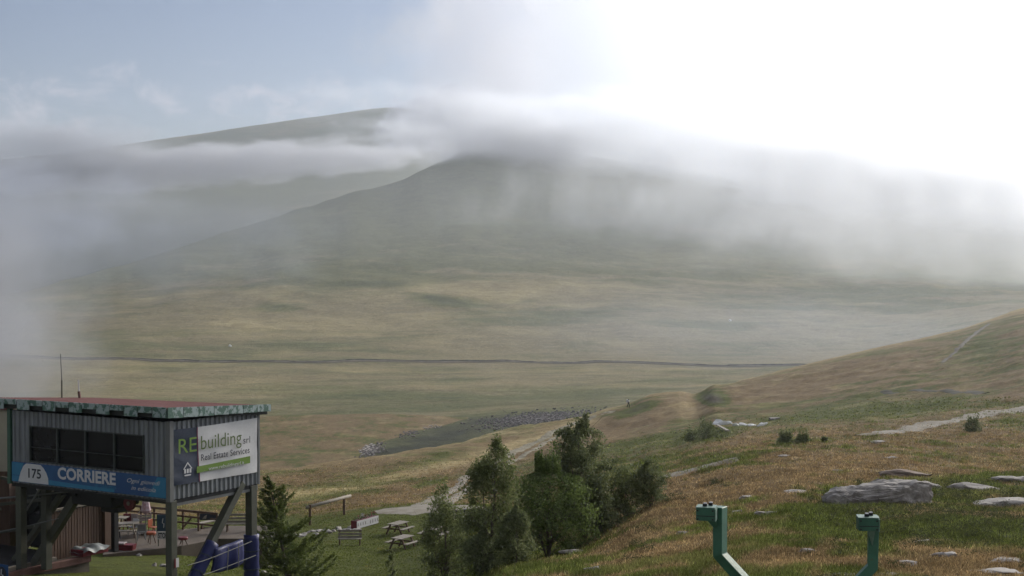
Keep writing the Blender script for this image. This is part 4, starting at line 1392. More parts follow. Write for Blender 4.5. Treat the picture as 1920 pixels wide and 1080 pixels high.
# stop board
sb = tz_at(303, 1024)
sbt = thing('stop_board', 'blue pictogram board with a white STOP plate below it', 'sign', sb, R(-4))
def zpx(py, D): return float(slope(py)) * D
hz0 = zpx(1011, sb.y) - TZ; hz1 = zpx(996.5, sb.y) - TZ; hz2 = zpx(965, sb.y) - TZ
wS = 21 / FPX * sb.y
MB().box((0, -0.02, (hz0 + hz1) / 2), (wS, 0.03, hz1 - hz0)).build('stop_plate', M_white, sbt)
MB().box((0, -0.02, (hz2 + hz1) / 2 + 0.01), (wS * 1.05, 0.03, hz2 - hz1 - 0.02)).build('blue_panel', mat('slate_blue_panel', (0.04, 0.075, 0.12), 0.5), sbt)
for s_ in (-1, 1):
    MB().box((s_ * wS * 0.42, 0.02, hz2 / 2), (0.05, 0.04, hz2)).build('post', M_leg, sbt)
text_mesh('lettering', 'STOP', M_ink, sbt, Matrix.Translation((-wS * 0.42, -0.042, hz0 + 0.07)) @ Euler((R(90), 0, 0)).to_matrix().to_4x4(), wS * 0.84, hz1 - hz0 - 0.14, 0.03)
mb = MB(); mb.tube([(0.02, -0.045, hz2 - 0.2), (-0.02, -0.045, hz2 - 0.45), (0.07, -0.045, hz2 - 0.47), (0.06, -0.045, hz2 - 0.7)], 0.022, 6); mb.build('white_figure', M_white, sbt)
# dark red trough and bent pipe in front of the terrace
tr = on_ground(229, 1040)
tro = thing('red_trough', 'dark red trough with pale cloths on its rim', 'trough', tr, R(-6))
MB().prism([(-0.62, -0.3, 0.55), (0.62, -0.3, 0.55), (0.52, -0.22, 0), (-0.52, -0.22, 0)], (0, 0.55, 0)).build('basin', M_redd, tro)
for x_, w__ in ((-0.5, 0.35), (-0.12, 0.45)):
    MB().box((x_, 0.0, 0.60), (w__, 0.5, 0.07)).build('cloth', M_pink, tro, bevel=0.02)
pp = on_ground(251, 1037)
po = thing('bent_pipe', 'pale bent pipe standing beside the dark red trough', 'pipe', pp)
MB().tube([(-0.35, 0, 0.05), (-0.05, 0, 0.05), (0.05, 0, 0.2), (0.05, 0, 0.9), (-0.1, 0, 1.25), (-0.12, 0, 1.6)], 0.035, 8).build('pipe', M_pale, po, smooth=True)

# rail fence of two posts
hb1 = ogl(580, 985); hb2 = ogl(644, 966)
hr = thing('hitching_rail', 'timber hitching rail on two posts at the edge of the lawn', 'rail', hb1)
h1 = zpx(946, hb1.y) - hb1.z; h2 = zpx(930, hb2.y) - hb2.z
MB().box((0, 0, h1 / 2 - 0.1), (0.17, 0.17, h1 + 0.2)).build('post', M_wood, hr)
d2 = hb2 - hb1
MB().box((d2.x, d2.y, d2.z + h2 / 2 - 0.1), (0.17, 0.17, h2 + 0.2)).build('post', M_wood, hr)
ra = at(575, 951.5, hb1.y - 0.2) - hb1; rb = at(657, 929.5, hb2.y - 0.4) - hb1
MB().tube([ra, ra.lerp(rb, 0.5), rb], [0.13, 0.12, 0.11], 10).build('rail', M_pale, hr, smooth=True)
# planter with lettering and flowers
pa = ogl(668, 993); pe = ogl(708, 983)
ang = math.atan2(pe.y - pa.y, pe.x - pa.x)
pl_ = thing('flower_planter', 'white lettered planter box with red and white flowers', 'planter', pa, ang)
PLn = (pe - pa).length
MB().box((PLn / 2, 0.25, 0.27), (PLn, 0.5, 0.54)).build('box', M_redd, pl_, bevel=0.01)
for i in range(3):
    MB().box((PLn / 2, -0.015 - 0.003 * (i % 2), 0.10 + i * 0.18), (PLn + 0.02, 0.03, 0.165)).build('front_board', M_white, pl_)
for k_ in range(9):
    x_ = 0.12 + k_ * (PLn - 0.24) / 8
    if k_ in (4,): continue
    MB().prism([(x_ - 0.05, -0.036, 0.16 + 0.05 * math.sin(k_)), (x_ + 0.06, -0.036, 0.18), (x_ + 0.04, -0.036, 0.42), (x_ - 0.04, -0.036, 0.38)], (0, -0.004, 0)).build('painted_mark', mat('grey_print', (0.25, 0.24, 0.23)) if k_ == 0 else bpy.data.materials['grey_print'], pl_)
def leaf_cloud(mb, c, rad, n, size, aspect=1.0, flat=1.0, mi=0):
    for _ in range(n):
        p = Vector((random.gauss(0, 1), random.gauss(0, 1), random.gauss(0, 1) * flat)) * rad * 0.5 + Vector(c)
        a_ = Vector((random.uniform(-1, 1), random.uniform(-1, 1), random.uniform(-1, 1))).normalized()
        b_ = a_.cross(Vector((random.uniform(-1, 1), random.uniform(-1, 1), random.uniform(-1, 1)))).normalized()
        s_ = size * random.uniform(0.6, 1.3)
        mb.add([p - a_ * s_, p + b_ * s_ * 0.5 * aspect, p + a_ * s_, p - b_ * s_ * 0.5 * aspect], [(0, 1, 2, 3)], mi)
M_leafg = mat('flower_leaves', (0.05, 0.10, 0.03), 0.7)
M_redfl = mat('red_flowers', (0.30, 0.03, 0.03), 0.6)
mb = MB()
for i in range(8): leaf_cloud(mb, (0.15 + i * (PLn - 0.3) / 7, 0.25, 0.62), 0.16, 40, 0.05)
tag(mb.build('foliage', M_leafg, pl_), kind='stuff')
mb = MB()
for i in (1, 3, 4, 6, 7): leaf_cloud(mb, (0.15 + i * (PLn - 0.3) / 7, 0.22, 0.74), 0.12, 14, 0.05)
tag(mb.build('red_blooms', M_redfl, pl_), kind='stuff')
mb = MB(); leaf_cloud(mb, (PLn * 0.4, 0.22, 0.78), 0.12, 30, 0.06); tag(mb.build('white_blooms', M_white, pl_), kind='stuff')
# low concrete wall at the gravel, behind the birch
cw = ogl(868, 968)
cwo = thing('concrete_wall', 'low pale concrete wall at the gravel behind the birch', 'wall', cw, R(2))
MB().box((-0.9, 0, 0.22), (1.7, 0.35, 0.5)).build('block', M_conc, cwo, bevel=0.02)
MB().box((0.9, -0.05, 0.24), (1.8, 0.4, 0.56)).build('block', M_dark, cwo, bevel=0.02)

# ------------------------------------------------------------------ steel lift tower in the foreground
M_tg = mat('green_tower_paint', (0.048, 0.155, 0.098), 0.5, var=0.4, scale=2.2, spec=0.3, bump=0.15, bscale=15, rust=0.66)
M_tgw = mat('lit_green_tower_paint', (0.13, 0.23, 0.18), 0.55, var=0.3, scale=3.0, rust=0.64)  # paler tower green: light painted into the cap, end and gusset plates
TD = 25.0
tb0 = at(1508, 1150, TD)
twb = Vector((tb0.x, tb0.y, gz1(tb0.x, tb0.y) - 0.1))
tw = thing('lift_tower', 'green steel Y shaped lift tower with two bracket heads', 'lift tower', twb)


def TL(px, py, D=TD):
    return at(px, py, D) - twb


HALF = 25 / FPX * TD / 2
jn = TL(1500, 1205)
MB().prism([(jn.x - 0.18, jn.y - 0.18, 0), (jn.x + 0.18, jn.y - 0.18, 0), (jn.x + 0.18, jn.y + 0.18, 0), (jn.x - 0.18, jn.y + 0.18, 0)], (0, 0, jn.z)).build('column', M_tg, tw, bevel=0.01)
MB().box((jn.x, jn.y, 0.1), (0.7, 0.7, 0.25)).build('footing', M_conc, tw)
# facing: the box section is turned a little so that its right flank shows


def arm(pts, wds, dep, turn, name):
    """vertical box arm given as centre line points (photo pixels); turned so a flank shows"""
    P = [TL(*q) for q in pts]
    r_ = Vector((math.cos(turn), math.sin(turn), 0)); f_ = Vector((-math.sin(turn), math.cos(turn), 0))
    vs = []
    for i, p in enumerate(P):
        if i == 0: d_ = (P[1] - P[0]).normalized()
        elif i == len(P) - 1: d_ = (P[-1] - P[-2]).normalized()
        else: d_ = ((P[i + 1] - p).normalized() + (p - P[i - 1]).normalized()).normalized()
        n_ = Vector((-d_.z, 0, d_.x)); n_.normalize()
        if n_.x < 0: n_ = -n_
        k_ = wds[i] / 2
        side_ = r_ * n_.x + Vector((0, 0, n_.z))
        for sx, sy in ((-1, -1), (1, -1), (1, 1), (-1, 1)):
            vs.append(p + side_ * k_ * sx + f_ * dep / 2 * sy)
    fs = [(0, 1, 2, 3), tuple(len(vs) - 4 + i for i in (3, 2, 1, 0))]
    for i in range(len(P) - 1):
        b = i * 4
        for k in range(4):
            k2 = (k + 1) % 4
            fs.append((b + k, b + 4 + k, b + 4 + k2, b + k2))
    mb_ = MB(); mb_.add(vs, fs)
    return mb_.build(name, M_tg, tw, bevel=0.008)


wa = 17 / FPX * TD; TN = R(-32)
arm([(1350, 950), (1350, 1040), (1397, 1092), (1500, 1205)], [wa * 1.15] * 4, 0.22, TN, 'arm')
arm([(1638, 968), (1636, 1062), (1596, 1104), (1500, 1205)], [wa * 1.15] * 4, 0.20, R(-8), 'arm')


def head(px0, px1, pyt, pyb, turn, D, nm):
    """bracket box on the front of an arm, with its gusset, a slot plate and two bolts"""
    a_ = TL(px0, pyb, D); b_ = TL(px1, pyb, D); t_ = TL(px0, pyt, D)
    w_ = (b_ - a_).length; h_ = t_.z - a_.z; dp = 0.30
    M_ = Matrix.Translation((a_ + b_) / 2 + Vector((0, 0, h_ / 2))) @ Euler((0, 0, turn)).to_matrix().to_4x4()
    m_ = MB(); m_.box((0, 0, 0), (w_, dp, h_), M=M_); o_ = m_.build('head_box', M_tg, tw, bevel=0.008)
    m_ = MB(); m_.box((0, 0, h_ / 2 + 0.006), (w_ * 1.03, dp * 1.05, 0.012), M=M_); m_.build('cap_plate', M_tgw, o_)
    for x_, y_ in ((-0.02, -0.04), (0.06, 0.07)):
        m_ = MB(); m_.box((x_, y_, h_ / 2 + 0.03), (0.07, 0.05, 0.05), M=M_); m_.build('clamp', M_dark, o_)
        m_ = MB(); m_.box((x_ + 0.005, y_ + 0.01, h_ / 2 + 0.062), (0.05, 0.04, 0.014), M=M_); m_.build('clamp_plate', M_white, o_)
    m_ = MB(); m_.box((w_ / 2 + 0.008, 0, -0.01), (0.014, dp * 1.02, h_ * 0.96), M=M_); m_.build('end_plate', M_tgw, o_)
    m_ = MB(); m_.box((0, -dp / 2 - 0.004, -h_ * 0.12), (w_ * 0.98, 0.006, 0.012), M=M_); m_.build('seam', M_soff, o_)
    for x_ in (-0.4, 0.4):
        for z_ in (-0.36, 0.3):
            m_ = MB(); m_.box((x_ * w_, -dp / 2 - 0.012, z_ * h_), (0.024, 0.02, 0.024), M=M_); m_.build('bolt', M_soff, o_)
    return M_, w_, h_


M1, w1, h1_ = head(1307, 1342, 950, 974, R(-14), TD - 0.18, 'l')
mb = MB(); mb.prism([M1 @ Vector((0.0, 0.0, -h1_ / 2)), M1 @ Vector((w1 / 2, 0.05, -h1_ / 2)), TL(1349, 1002), TL(1343, 996)], (0.0, 0.05, 0.0)); mb.build('gusset', M_tg, tw)
M2, w2, h2_ = head(1608, 1645, 969, 993, R(-5), TD - 0.2, 'r')
mb = MB(); mb.prism([M2 @ Vector((0.0, -0.1, -h2_ / 2)), M2 @ Vector((w2 * 0.34, -0.1, -h2_ / 2)), TL(1636, 1023, TD - 0.14)], (0.0, 0.06, 0.0)); mb.build('gusset', M_tgw, tw)

# ------------------------------------------------------------------ boulders
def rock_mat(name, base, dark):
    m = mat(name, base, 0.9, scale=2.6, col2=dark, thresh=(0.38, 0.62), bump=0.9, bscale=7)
    # light from above, painted into the upper faces as a paler tone
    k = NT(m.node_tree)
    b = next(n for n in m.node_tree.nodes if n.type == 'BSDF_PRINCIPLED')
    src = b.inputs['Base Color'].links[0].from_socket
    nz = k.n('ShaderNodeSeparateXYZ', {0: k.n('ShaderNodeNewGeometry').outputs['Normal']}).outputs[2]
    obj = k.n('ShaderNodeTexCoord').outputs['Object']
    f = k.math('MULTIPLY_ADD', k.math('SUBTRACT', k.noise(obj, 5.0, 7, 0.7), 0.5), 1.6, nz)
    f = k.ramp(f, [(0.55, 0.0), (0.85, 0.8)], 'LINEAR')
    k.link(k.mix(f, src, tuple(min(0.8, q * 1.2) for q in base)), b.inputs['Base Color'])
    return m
M_rock = rock_mat('top_lit_gneiss', (0.31, 0.288, 0.265), (0.135, 0.115, 0.105))
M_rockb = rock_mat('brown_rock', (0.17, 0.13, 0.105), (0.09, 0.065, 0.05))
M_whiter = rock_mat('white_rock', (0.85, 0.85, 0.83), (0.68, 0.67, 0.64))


def rock(loc, dims, rz, label, m_, seed, sub=3, name='boulder', group=None, sharp=0.35, sink=0.35, cat='boulder', tilt=0.0, boxy=0.8, ncut=9):
    from mathutils import noise as mn
    rnd = random.Random(seed)
    bm = bmesh.new(); bmesh.ops.create_icosphere(bm, subdivisions=sub, radius=1.0)
    o1 = Vector((rnd.uniform(0, 50), rnd.uniform(0, 50), rnd.uniform(0, 50)))
    cuts = [(Vector((rnd.uniform(-1, 1), rnd.uniform(-1, 1), rnd.uniform(-0.2, 1))).normalized(), rnd.uniform(0.6, 0.9)) for _ in range(ncut)]
    for v in bm.verts:
        p = v.co.copy()
        p = Vector([math.copysign(abs(q) ** boxy, q) for q in p])      # squarer than a ball
        for n_, d_ in cuts:                                            # planes of cleavage
            e = p.dot(n_) - d_
            if e > 0: p -= n_ * e * 0.9
        p *= 1 + sharp * mn.noise(p * 1.2 + o1) + sharp * 0.5 * mn.noise(p * 3.2 + o1)
        q = Vector((p.x * dims[0] / 2, p.y * dims[1] / 2, p.z * dims[2] / 2))
        q += Vector((0, 0, 1)) * (abs(mn.noise(q * 1.6 + o1)) - 0.25) * 0.16 * dims[2]
        q += p.normalized() * (mn.noise(q * 4.5 + o1) * 0.05 + mn.noise(q * 11 + o1) * 0.02) * min(1.5, dims[2])
        v.co = q
    me = bpy.data.meshes.new(name); bm.to_mesh(me); bm.free()
    me.materials.append(m_)
    o = bpy.data.objects.new(name, me); COL.objects.link(o)
    o.location = Vector(loc) + Vector((0, 0, dims[2] * (0.5 - sink)))
    o.rotation_euler = (0, tilt, rz)
    return tag(o, label, cat, group)


def prock(px, py, wpx, hpx, label, m_=None, seed=0, depth=0.8, rz=None, sub=3, **k):
    g_ = on_ground(px, py)
    w_ = wpx / FPX * g_.y; h_ = hpx / FPX * g_.y
    slope_ = 0.0
    rock(g_ + Vector((0, w_ * depth * 0.3, 0)), (w_ * 1.15, w_ * depth, h_ * (1.75 if wpx > 100 else 1.45)), rz if rz is not None else random.uniform(-0.25, 0.25), label, m_ or M_rock, seed, sub, sink=k.pop('sink', 0.42), **k)


GB = 'grey boulders in the hillside turf'
prock(1655, 946, 186, 36, 'largest long grey boulder, flat topped, behind the right tower head', seed=3, depth=0.40, sub=5, rz=0.05, sharp=0.16, tilt=R(-5), group=GB, boxy=0.62, ncut=3)
prock(1748, 918, 42, 16, 'small pale boulder touching the right end of the largest boulder', seed=5, group=GB)
prock(1838, 922, 96, 17, 'flat grey boulder in deep green heath right of the largest one', seed=8, depth=0.5, sharp=0.2, tilt=R(5), group=GB)
prock(1893, 905, 66, 17, 'pale boulder highest at the right edge of the photo', seed=11, depth=0.6, group=GB)
prock(1890, 950, 125, 14, 'long low pale slab cut off by the right edge', seed=14, depth=0.5, sharp=0.2, group=GB)
prock(1700, 893, 100, 14, 'brownish boulder uphill of the largest grey boulder', M_rockb, 17, 0.5, sharp=0.2, group=GB)
prock(1440, 966, 42, 9, 'pale low rock uphill between the two tower heads', seed=19, depth=0.6, group=GB)
prock(1402, 935, 26, 6, 'small pale rock just uphill of the left tower head', seed=23, group=GB)
prock(1497, 924, 40, 5, 'thin pale slab in the brown grass left of the largest boulder', seed=27, group=GB)
prock(1386, 962, 22, 7, 'small grey rock right beside the left tower head', seed=29, group=GB)
prock(1516, 1036, 30, 8, 'small whitish rock between the two tower arms', seed=31, group=GB)
prock(1735, 1019, 32, 6, 'small rock right of the right tower arm at head height', seed=33, group=GB)
prock(1775, 1046, 44, 11, 'slanted pale rock low on the right near the bottom', seed=35, tilt=R(-12), group=GB)
prock(1702, 1060, 42, 7, 'flat rock just right of the right tower arm, near the bottom', seed=37, group=GB)
prock(1112, 1074, 28, 13, 'rounded grey rock at the bottom below the birches', seed=39, group=GB)
prock(1080, 1036, 58, 6, 'long flat stone at the foot of the leafy birch bush', seed=41, depth=0.4, group=GB)
prock(1280, 1002, 22, 6, 'small grey rock left of the left tower head', seed=43, group=GB)
prock(1893, 1056, 56, 8, 'pale rock at the right edge, upper of two at the bottom', seed=45, group=GB)
prock(1880, 1079, 90, 9, 'pale rock at the right edge, lower of two at the bottom', seed=47, group=GB)
prock(1585, 1082, 60, 6, 'flat pale slab at the bottom left of the right tower arm', seed=49, depth=0.5, group=GB)
prock(1672, 1082, 44, 7, 'flat pale slab at the bottom right of the right tower arm', seed=51, group=GB)
prock(1470, 857, 26, 4, 'thin pale stone low in the brown slope below the white rocks', seed=53, group=GB)
prock(1650, 831, 30, 5, 'pale stone just below the right hand gravel track', seed=55, group=GB)
prock(1675, 860, 24, 4, 'small pale stone in the brown grass uphill of the brown boulder', seed=57, group=GB)
prock(1572, 884, 18, 4, 'tiny pale stone in the brown slope left of the brown boulder', seed=59, group=GB)
# white rocks
GW = 'white rocks on the slope'
for i, (a_, b_, c_, d_, l_) in enumerate(((1352, 797, 30, 12, 'largest white rock at the left end of the white row'), (1366, 797, 18, 8, 'white rock second from the left in the white row'),
        (1381, 798, 16, 6, 'white rock third from the left in the white row'), (1395, 798, 18, 6, 'white rock in the middle of the white row'), (1412, 799, 20, 4, 'thin white rock right of the middle of the row'),
        (1428, 799, 16, 8, 'white rock second from the right in the white row'), (1437, 797, 10, 7, 'rightmost white rock of the white row'), (1453, 787, 26, 5, 'pinkish white rock standing apart uphill right of the white row'))):
    prock(a_, b_, c_ * 0.85, d_ * 1.05, l_, M_whiter if i < 7 else M_rock, 60 + i, sub=2, group=GW)
a = on_ground(1346, 801); b = on_ground(1366, 811)
pk = thing('plank', 'pale plank lying below the white rocks', 'plank', a)
MB().beam((0, 0, 0.25), b - a + Vector((0, 0, 0.15)), 0.35, 0.1).build('board', M_pale, pk)
for (a_, b_, l_) in ((431, 650, 'tiny white boulder on the far plain at the left'), (1369, 602, 'tiny white boulder on the far slope to the right')):
    D_ = hit(a_, b_, 430, 2000, far=True); x_ = (a_ - 960) / FPX * D_
    rock((x_, D_, float(hz_at([a_], [D_])[0])), (2.2, 2.2, 2.2), 0, l_, M_whiter, a_, 2)

# stepping stones in the lawn
GS = 'flat pale stones laid in the lawn'
def stone(px, py, wpx, seed, label):
    g_ = on_ground(px, py); w_ = wpx / FPX * g_.y
    rock(g_, (w_, w_ * random.uniform(0.9, 1.5), 0.22), random.uniform(0, 3), label, M_rock, seed, 2, 'flat_stone', GS, sink=0.3, cat='stone')
ORD = ['first', 'second', 'third', 'fourth', 'fifth', 'sixth', 'seventh', 'eighth', 'ninth', 'tenth', 'eleventh', 'twelfth', 'thirteenth', 'fourteenth', 'fifteenth',
       'sixteenth', 'seventeenth', 'eighteenth', 'nineteenth', 'twentieth']
ORD += ['twenty ' + q for q in ORD[:9]] + ['thirtieth'] + ['thirty ' + q for q in ORD[:5]]
row = sorted(((482 + 185 * i / 31 + random.uniform(-2.5, 2.5), i) for i in range(32)))
for k_, (px, i) in enumerate(row):
    t = (px - 482) / 185
    stone(px, 1007 - 3 * t - 14 * t * t + random.uniform(-5, 5), random.uniform(9, 17), 100 + i,
          'flat pale stone, %s from the larch in the path towards the planter' % ORD[k_])
row = sorted((random.uniform(345, 400), random.uniform(1024, 1040)) for i in range(12))
for i, (a_, b_) in enumerate(row):
    stone(a_, b_, random.uniform(9, 16), 150 + i, '%s flat pale stone from the corner leg, below the terrace edge' % ORD[i])
for i, (a_, b_, w__, l_) in enumerate(((243, 1041, 12, 'stone under the left end of the red trough pipe'), (258, 1043, 13, 'first of four pale stones in the grass right of the bent pipe'), (272, 1041, 14, 'second of four pale stones in the grass right of the bent pipe'),
        (292, 1038, 14, 'last of the pale stones before the corner leg, nearest the STOP board'), (303, 1063, 16, 'lone flat stone in the grass left of the corner leg'), (287, 1062, 9, 'smallest flat stone in the grass left of the corner leg'),
        (420, 1028, 12, 'flat stone behind the left half of the blue crash mat'), (432, 1027, 14, 'flat stone behind the middle of the blue crash mat'))):
    stone(a_, b_, w__, 180 + i, l_)
row = sorted(((random.uniform(1010, 1078), random.uniform(474, 505)) for i in range(14)))
for i, (b_, a_) in enumerate(row):
    stone(a_, b_, random.uniform(8, 14), 200 + i, '%s stone from the top among those at the left foot of the larch' % ORD[i])

# far scree: countless blocks in the gully walls
mb_v = []; mb_f = []
def scree(cx, cy, rx, ry, n, s0, s1):
    for _ in range(n):
        a_, b_ = random.gauss(0, 0.5), random.gauss(0, 0.5)
        px, py = cx + a_ * rx, cy + b_ * ry - a_ * rx * 0.10
        D_ = hit(px, py, 432, 900, far=True)
        s_ = random.uniform(s0, s1)
        c_ = Vector(((px - 960) / FPX * D_, D_, float(hz_at([px], [D_])[0]) + s_ * 0.15))
        base = len(mb_v)
        for q in ((-1, -1, -0.5), (1, -0.8, -0.5), (0.8, 1, -0.5), (-1, 0.9, -0.5), (-0.6, -0.5, 0.7), (0.7, -0.4, 0.5), (0.4, 0.6, 0.8), (-0.6, 0.5, 0.5)):
            mb_v.append(tuple(c_ + Vector(q) * s_ * random.uniform(0.7, 1.2)))
        mb_f.extend(tuple(base + i for i in f_) for f_ in ((0, 1, 5, 4), (1, 2, 6, 5), (2, 3, 7, 6), (3, 0, 4, 7), (4, 5, 6, 7)))
scree(1005, 786, 95, 13, 1300, 0.15, 0.6)
scree(690, 842, 24, 14, 420, 0.15, 0.5)
scree(545, 868, 60, 8, 320, 0.12, 0.42)
scree(765, 812, 20, 7, 110, 0.15, 0.45)
mb = MB(); mb.add(mb_v, mb_f)
mb_v = []; mb_f = []
scree(690, 842, 22, 12, 260, 0.2, 0.6)
scree(805, 800, 26, 6, 60, 0.2, 0.5)
mb2 = MB(); mb2.add(mb_v, mb_f)
tag(mb2.build('scree', M_rock), 'pale heap of broken rock at the near end of the gully', kind='stuff')
tag(mb.build('scree', mat('dark_scree', (0.22, 0.20, 0.195), 0.9, scale=0.9, col2=(0.055, 0.05, 0.052), thresh=(0.42, 0.6))), 'grey scree and broken rock in the gully beyond the ridge', kind='stuff')

# ------------------------------------------------------------------ the hiker on the crest
hk = on_ground(1179, 765)
M_cl = mat('dark_trousers', (0.03, 0.03, 0.035), 0.9); M_skin = mat('skin', (0.35, 0.2, 0.14), 0.7); M_jk = mat('pale_jacket', (0.55, 0.54, 0.52), 0.8)
pe_ = thing('person', 'hiker in dark trousers with a white pack walking on the crest', 'person', hk, R(60))


pts = [(0, 0, 0.95), (0, 0, 1.2), (0, 0.01, 1.42), (0, 0, 1.52), (0, -0.01, 1.68),
       (0.10, 0.0, 0.90), (0.11, -0.12, 0.5), (0.11, -0.10, 0.08), (0.11, -0.24, 0.04),
       (-0.10, 0.0, 0.90), (-0.11, 0.10, 0.5), (-0.11, 0.28, 0.12), (-0.11, 0.18, 0.04),
       (0.2, 0.01, 1.40), (0.25, 0.08, 1.12), (0.24, -0.04, 0.9), (-0.2, 0.01, 1.40), (-0.25, -0.08, 1.12), (-0.24, -0.24, 0.98)]
ed = [(0, 1), (1, 2), (2, 3), (3, 4), (0, 5), (5, 6), (6, 7), (7, 8), (0, 9), (9, 10), (10, 11), (11, 12), (2, 13), (13, 14), (14, 15), (2, 16), (16, 17), (17, 18)]
rd = [0.15, 0.14, 0.15, 0.055, 0.105, 0.10, 0.075, 0.05, 0.045, 0.10, 0.075, 0.05, 0.045, 0.06, 0.048, 0.038, 0.06, 0.048, 0.038]
def skin_obj(name, pts, edges, radii, mat_, parent):
    bm = bmesh.new()
    lay = bm.verts.layers.skin.verify()
    vs = [bm.verts.new(p) for p in pts]
    for a_, b_ in edges: bm.edges.new((vs[a_], vs[b_]))
    for i, v in enumerate(vs):
        v[lay].radius = (radii[i], radii[i]); v[lay].use_root = (i == 0)
    me = bpy.data.meshes.new(name); bm.to_mesh(me); bm.free()
    o = bpy.data.objects.new(name, me); COL.objects.link(o)
    o.modifiers.new('s', 'SKIN'); o.modifiers.new('u', 'SUBSURF').levels = 1
    dg = bpy.context.evaluated_depsgraph_get()
    nm = bpy.data.meshes.new_from_object(o.evaluated_get(dg), depsgraph=dg)
    bpy.data.objects.remove(o)
    nm.materials.clear(); nm.materials.append(mat_)
    nm.polygons.foreach_set('material_index', [0] * len(nm.polygons))
    nm.polygons.foreach_set('use_smooth', [True] * len(nm.polygons))
    q = bpy.data.objects.new(name, nm); COL.objects.link(q); q.parent = parent
    return q
skin_obj('body', pts, ed, rd, M_cl, pe_)
skin_obj('jacket', [(0, 0, 1.0), (0, 0, 1.2), (0, 0.01, 1.40), (0.2, 0.01, 1.40), (0.255, 0.08, 1.12), (0.24, -0.02, 0.95), (-0.2, 0.01, 1.40), (-0.255, -0.08, 1.12), (-0.24, -0.2, 1.0)],
         [(0, 1), (1, 2), (2, 3), (3, 4), (4, 5), (2, 6), (6, 7), (7, 8)], [0.17, 0.165, 0.17, 0.075, 0.06, 0.05, 0.075, 0.06, 0.05], M_jk, pe_)
MB().box((0, 0.26, 1.25), (0.36, 0.26, 0.55)).build('backpack', M_white, pe_, bevel=0.05)
MB().tube([(0.25, -0.4, 1.15), (0.25, -0.55, 0.0)], 0.012, 5).build('walking_pole', M_trim, pe_)
# ------------------------------------------------------------------ plants
def leaf_mat(name, a, b, trans=0.35, rough=0.7, spec=0.12):
    m = bpy.data.materials.new(name); m.use_nodes = True
    t = m.node_tree
    for n in list(t.nodes):
        t.nodes.remove(n)
    k = NT(t)
    at_ = k.n('ShaderNodeAttribute', attribute_name='tint')
    if a is None:
        c = at_.outputs['Color']
    else:
        sp = k.n('ShaderNodeSeparateColor', {0: at_.outputs['Color']})
        c = k.mix(sp.outputs[0], a, b)
    d_ = k.n('ShaderNodeBsdfPrincipled', {'Base Color': c, 'Roughness': rough, 'Specular IOR Level': spec})
    tr = k.n('ShaderNodeBsdfTranslucent', {'Color': c})
    mx = k.n('ShaderNodeMixShader', {0: trans, 1: d_.outputs[0], 2: tr.outputs[0]})
    k.n('ShaderNodeOutputMaterial', {0: mx.outputs[0]})
    return m


M_birch = leaf_mat('birch_leaves', (0.075, 0.098, 0.034), (0.26, 0.29, 0.12))
M_bright = leaf_mat('bright_leaves', (0.070, 0.105, 0.028), (0.21, 0.27, 0.085))
M_alder = leaf_mat('dark_leaves', (0.070, 0.092, 0.040), (0.235, 0.26, 0.12))
M_conif = leaf_mat('larch_needles', (0.050, 0.078, 0.022), (0.17, 0.20, 0.06), 0.25)
M_grass = leaf_mat('turf_blades', None, None, 0.25, 0.9, 0.03)
M_bark = mat('grey_brown_bark', (0.14, 0.115, 0.095), 0.9, var=0.4, scale=6)


def quads_mesh(name, C, A, B, tint, mat_, parent=None, rgb=False):
    """many small leaves: centre C, half axes A and B (N x 3)"""
    n = len(C)
    co = np.stack([C - A, C + B, C + A, C - B], 1).reshape(-1, 3)
    me = bpy.data.meshes.new(name)
    me.vertices.add(4 * n); me.vertices.foreach_set('co', co.astype(np.float32).ravel())
    me.loops.add(4 * n); me.loops.foreach_set('vertex_index', np.arange(4 * n, dtype=np.int32))
    me.polygons.add(n); me.polygons.foreach_set('loop_start', np.arange(0, 4 * n, 4, dtype=np.int32))
    me.update(calc_edges=True)
    ca = me.color_attributes.new('tint', 'FLOAT_COLOR', 'POINT')
    buf = np.ones((4 * n, 4), np.float32)
    buf[:, :3] = np.repeat(tint if rgb else tint[:, None] * np.ones(3), 4, 0)
    ca.data.foreach_set('color', buf.ravel())
    me.materials.append(mat_)
    o = bpy.data.objects.new(name, me); COL.objects.link(o)
    if parent is not None: o.parent = parent
    return o


def unit(n, r):
    v = r.normal(size=(n, 3)); return v / np.linalg.norm(v, axis=1)[:, None]


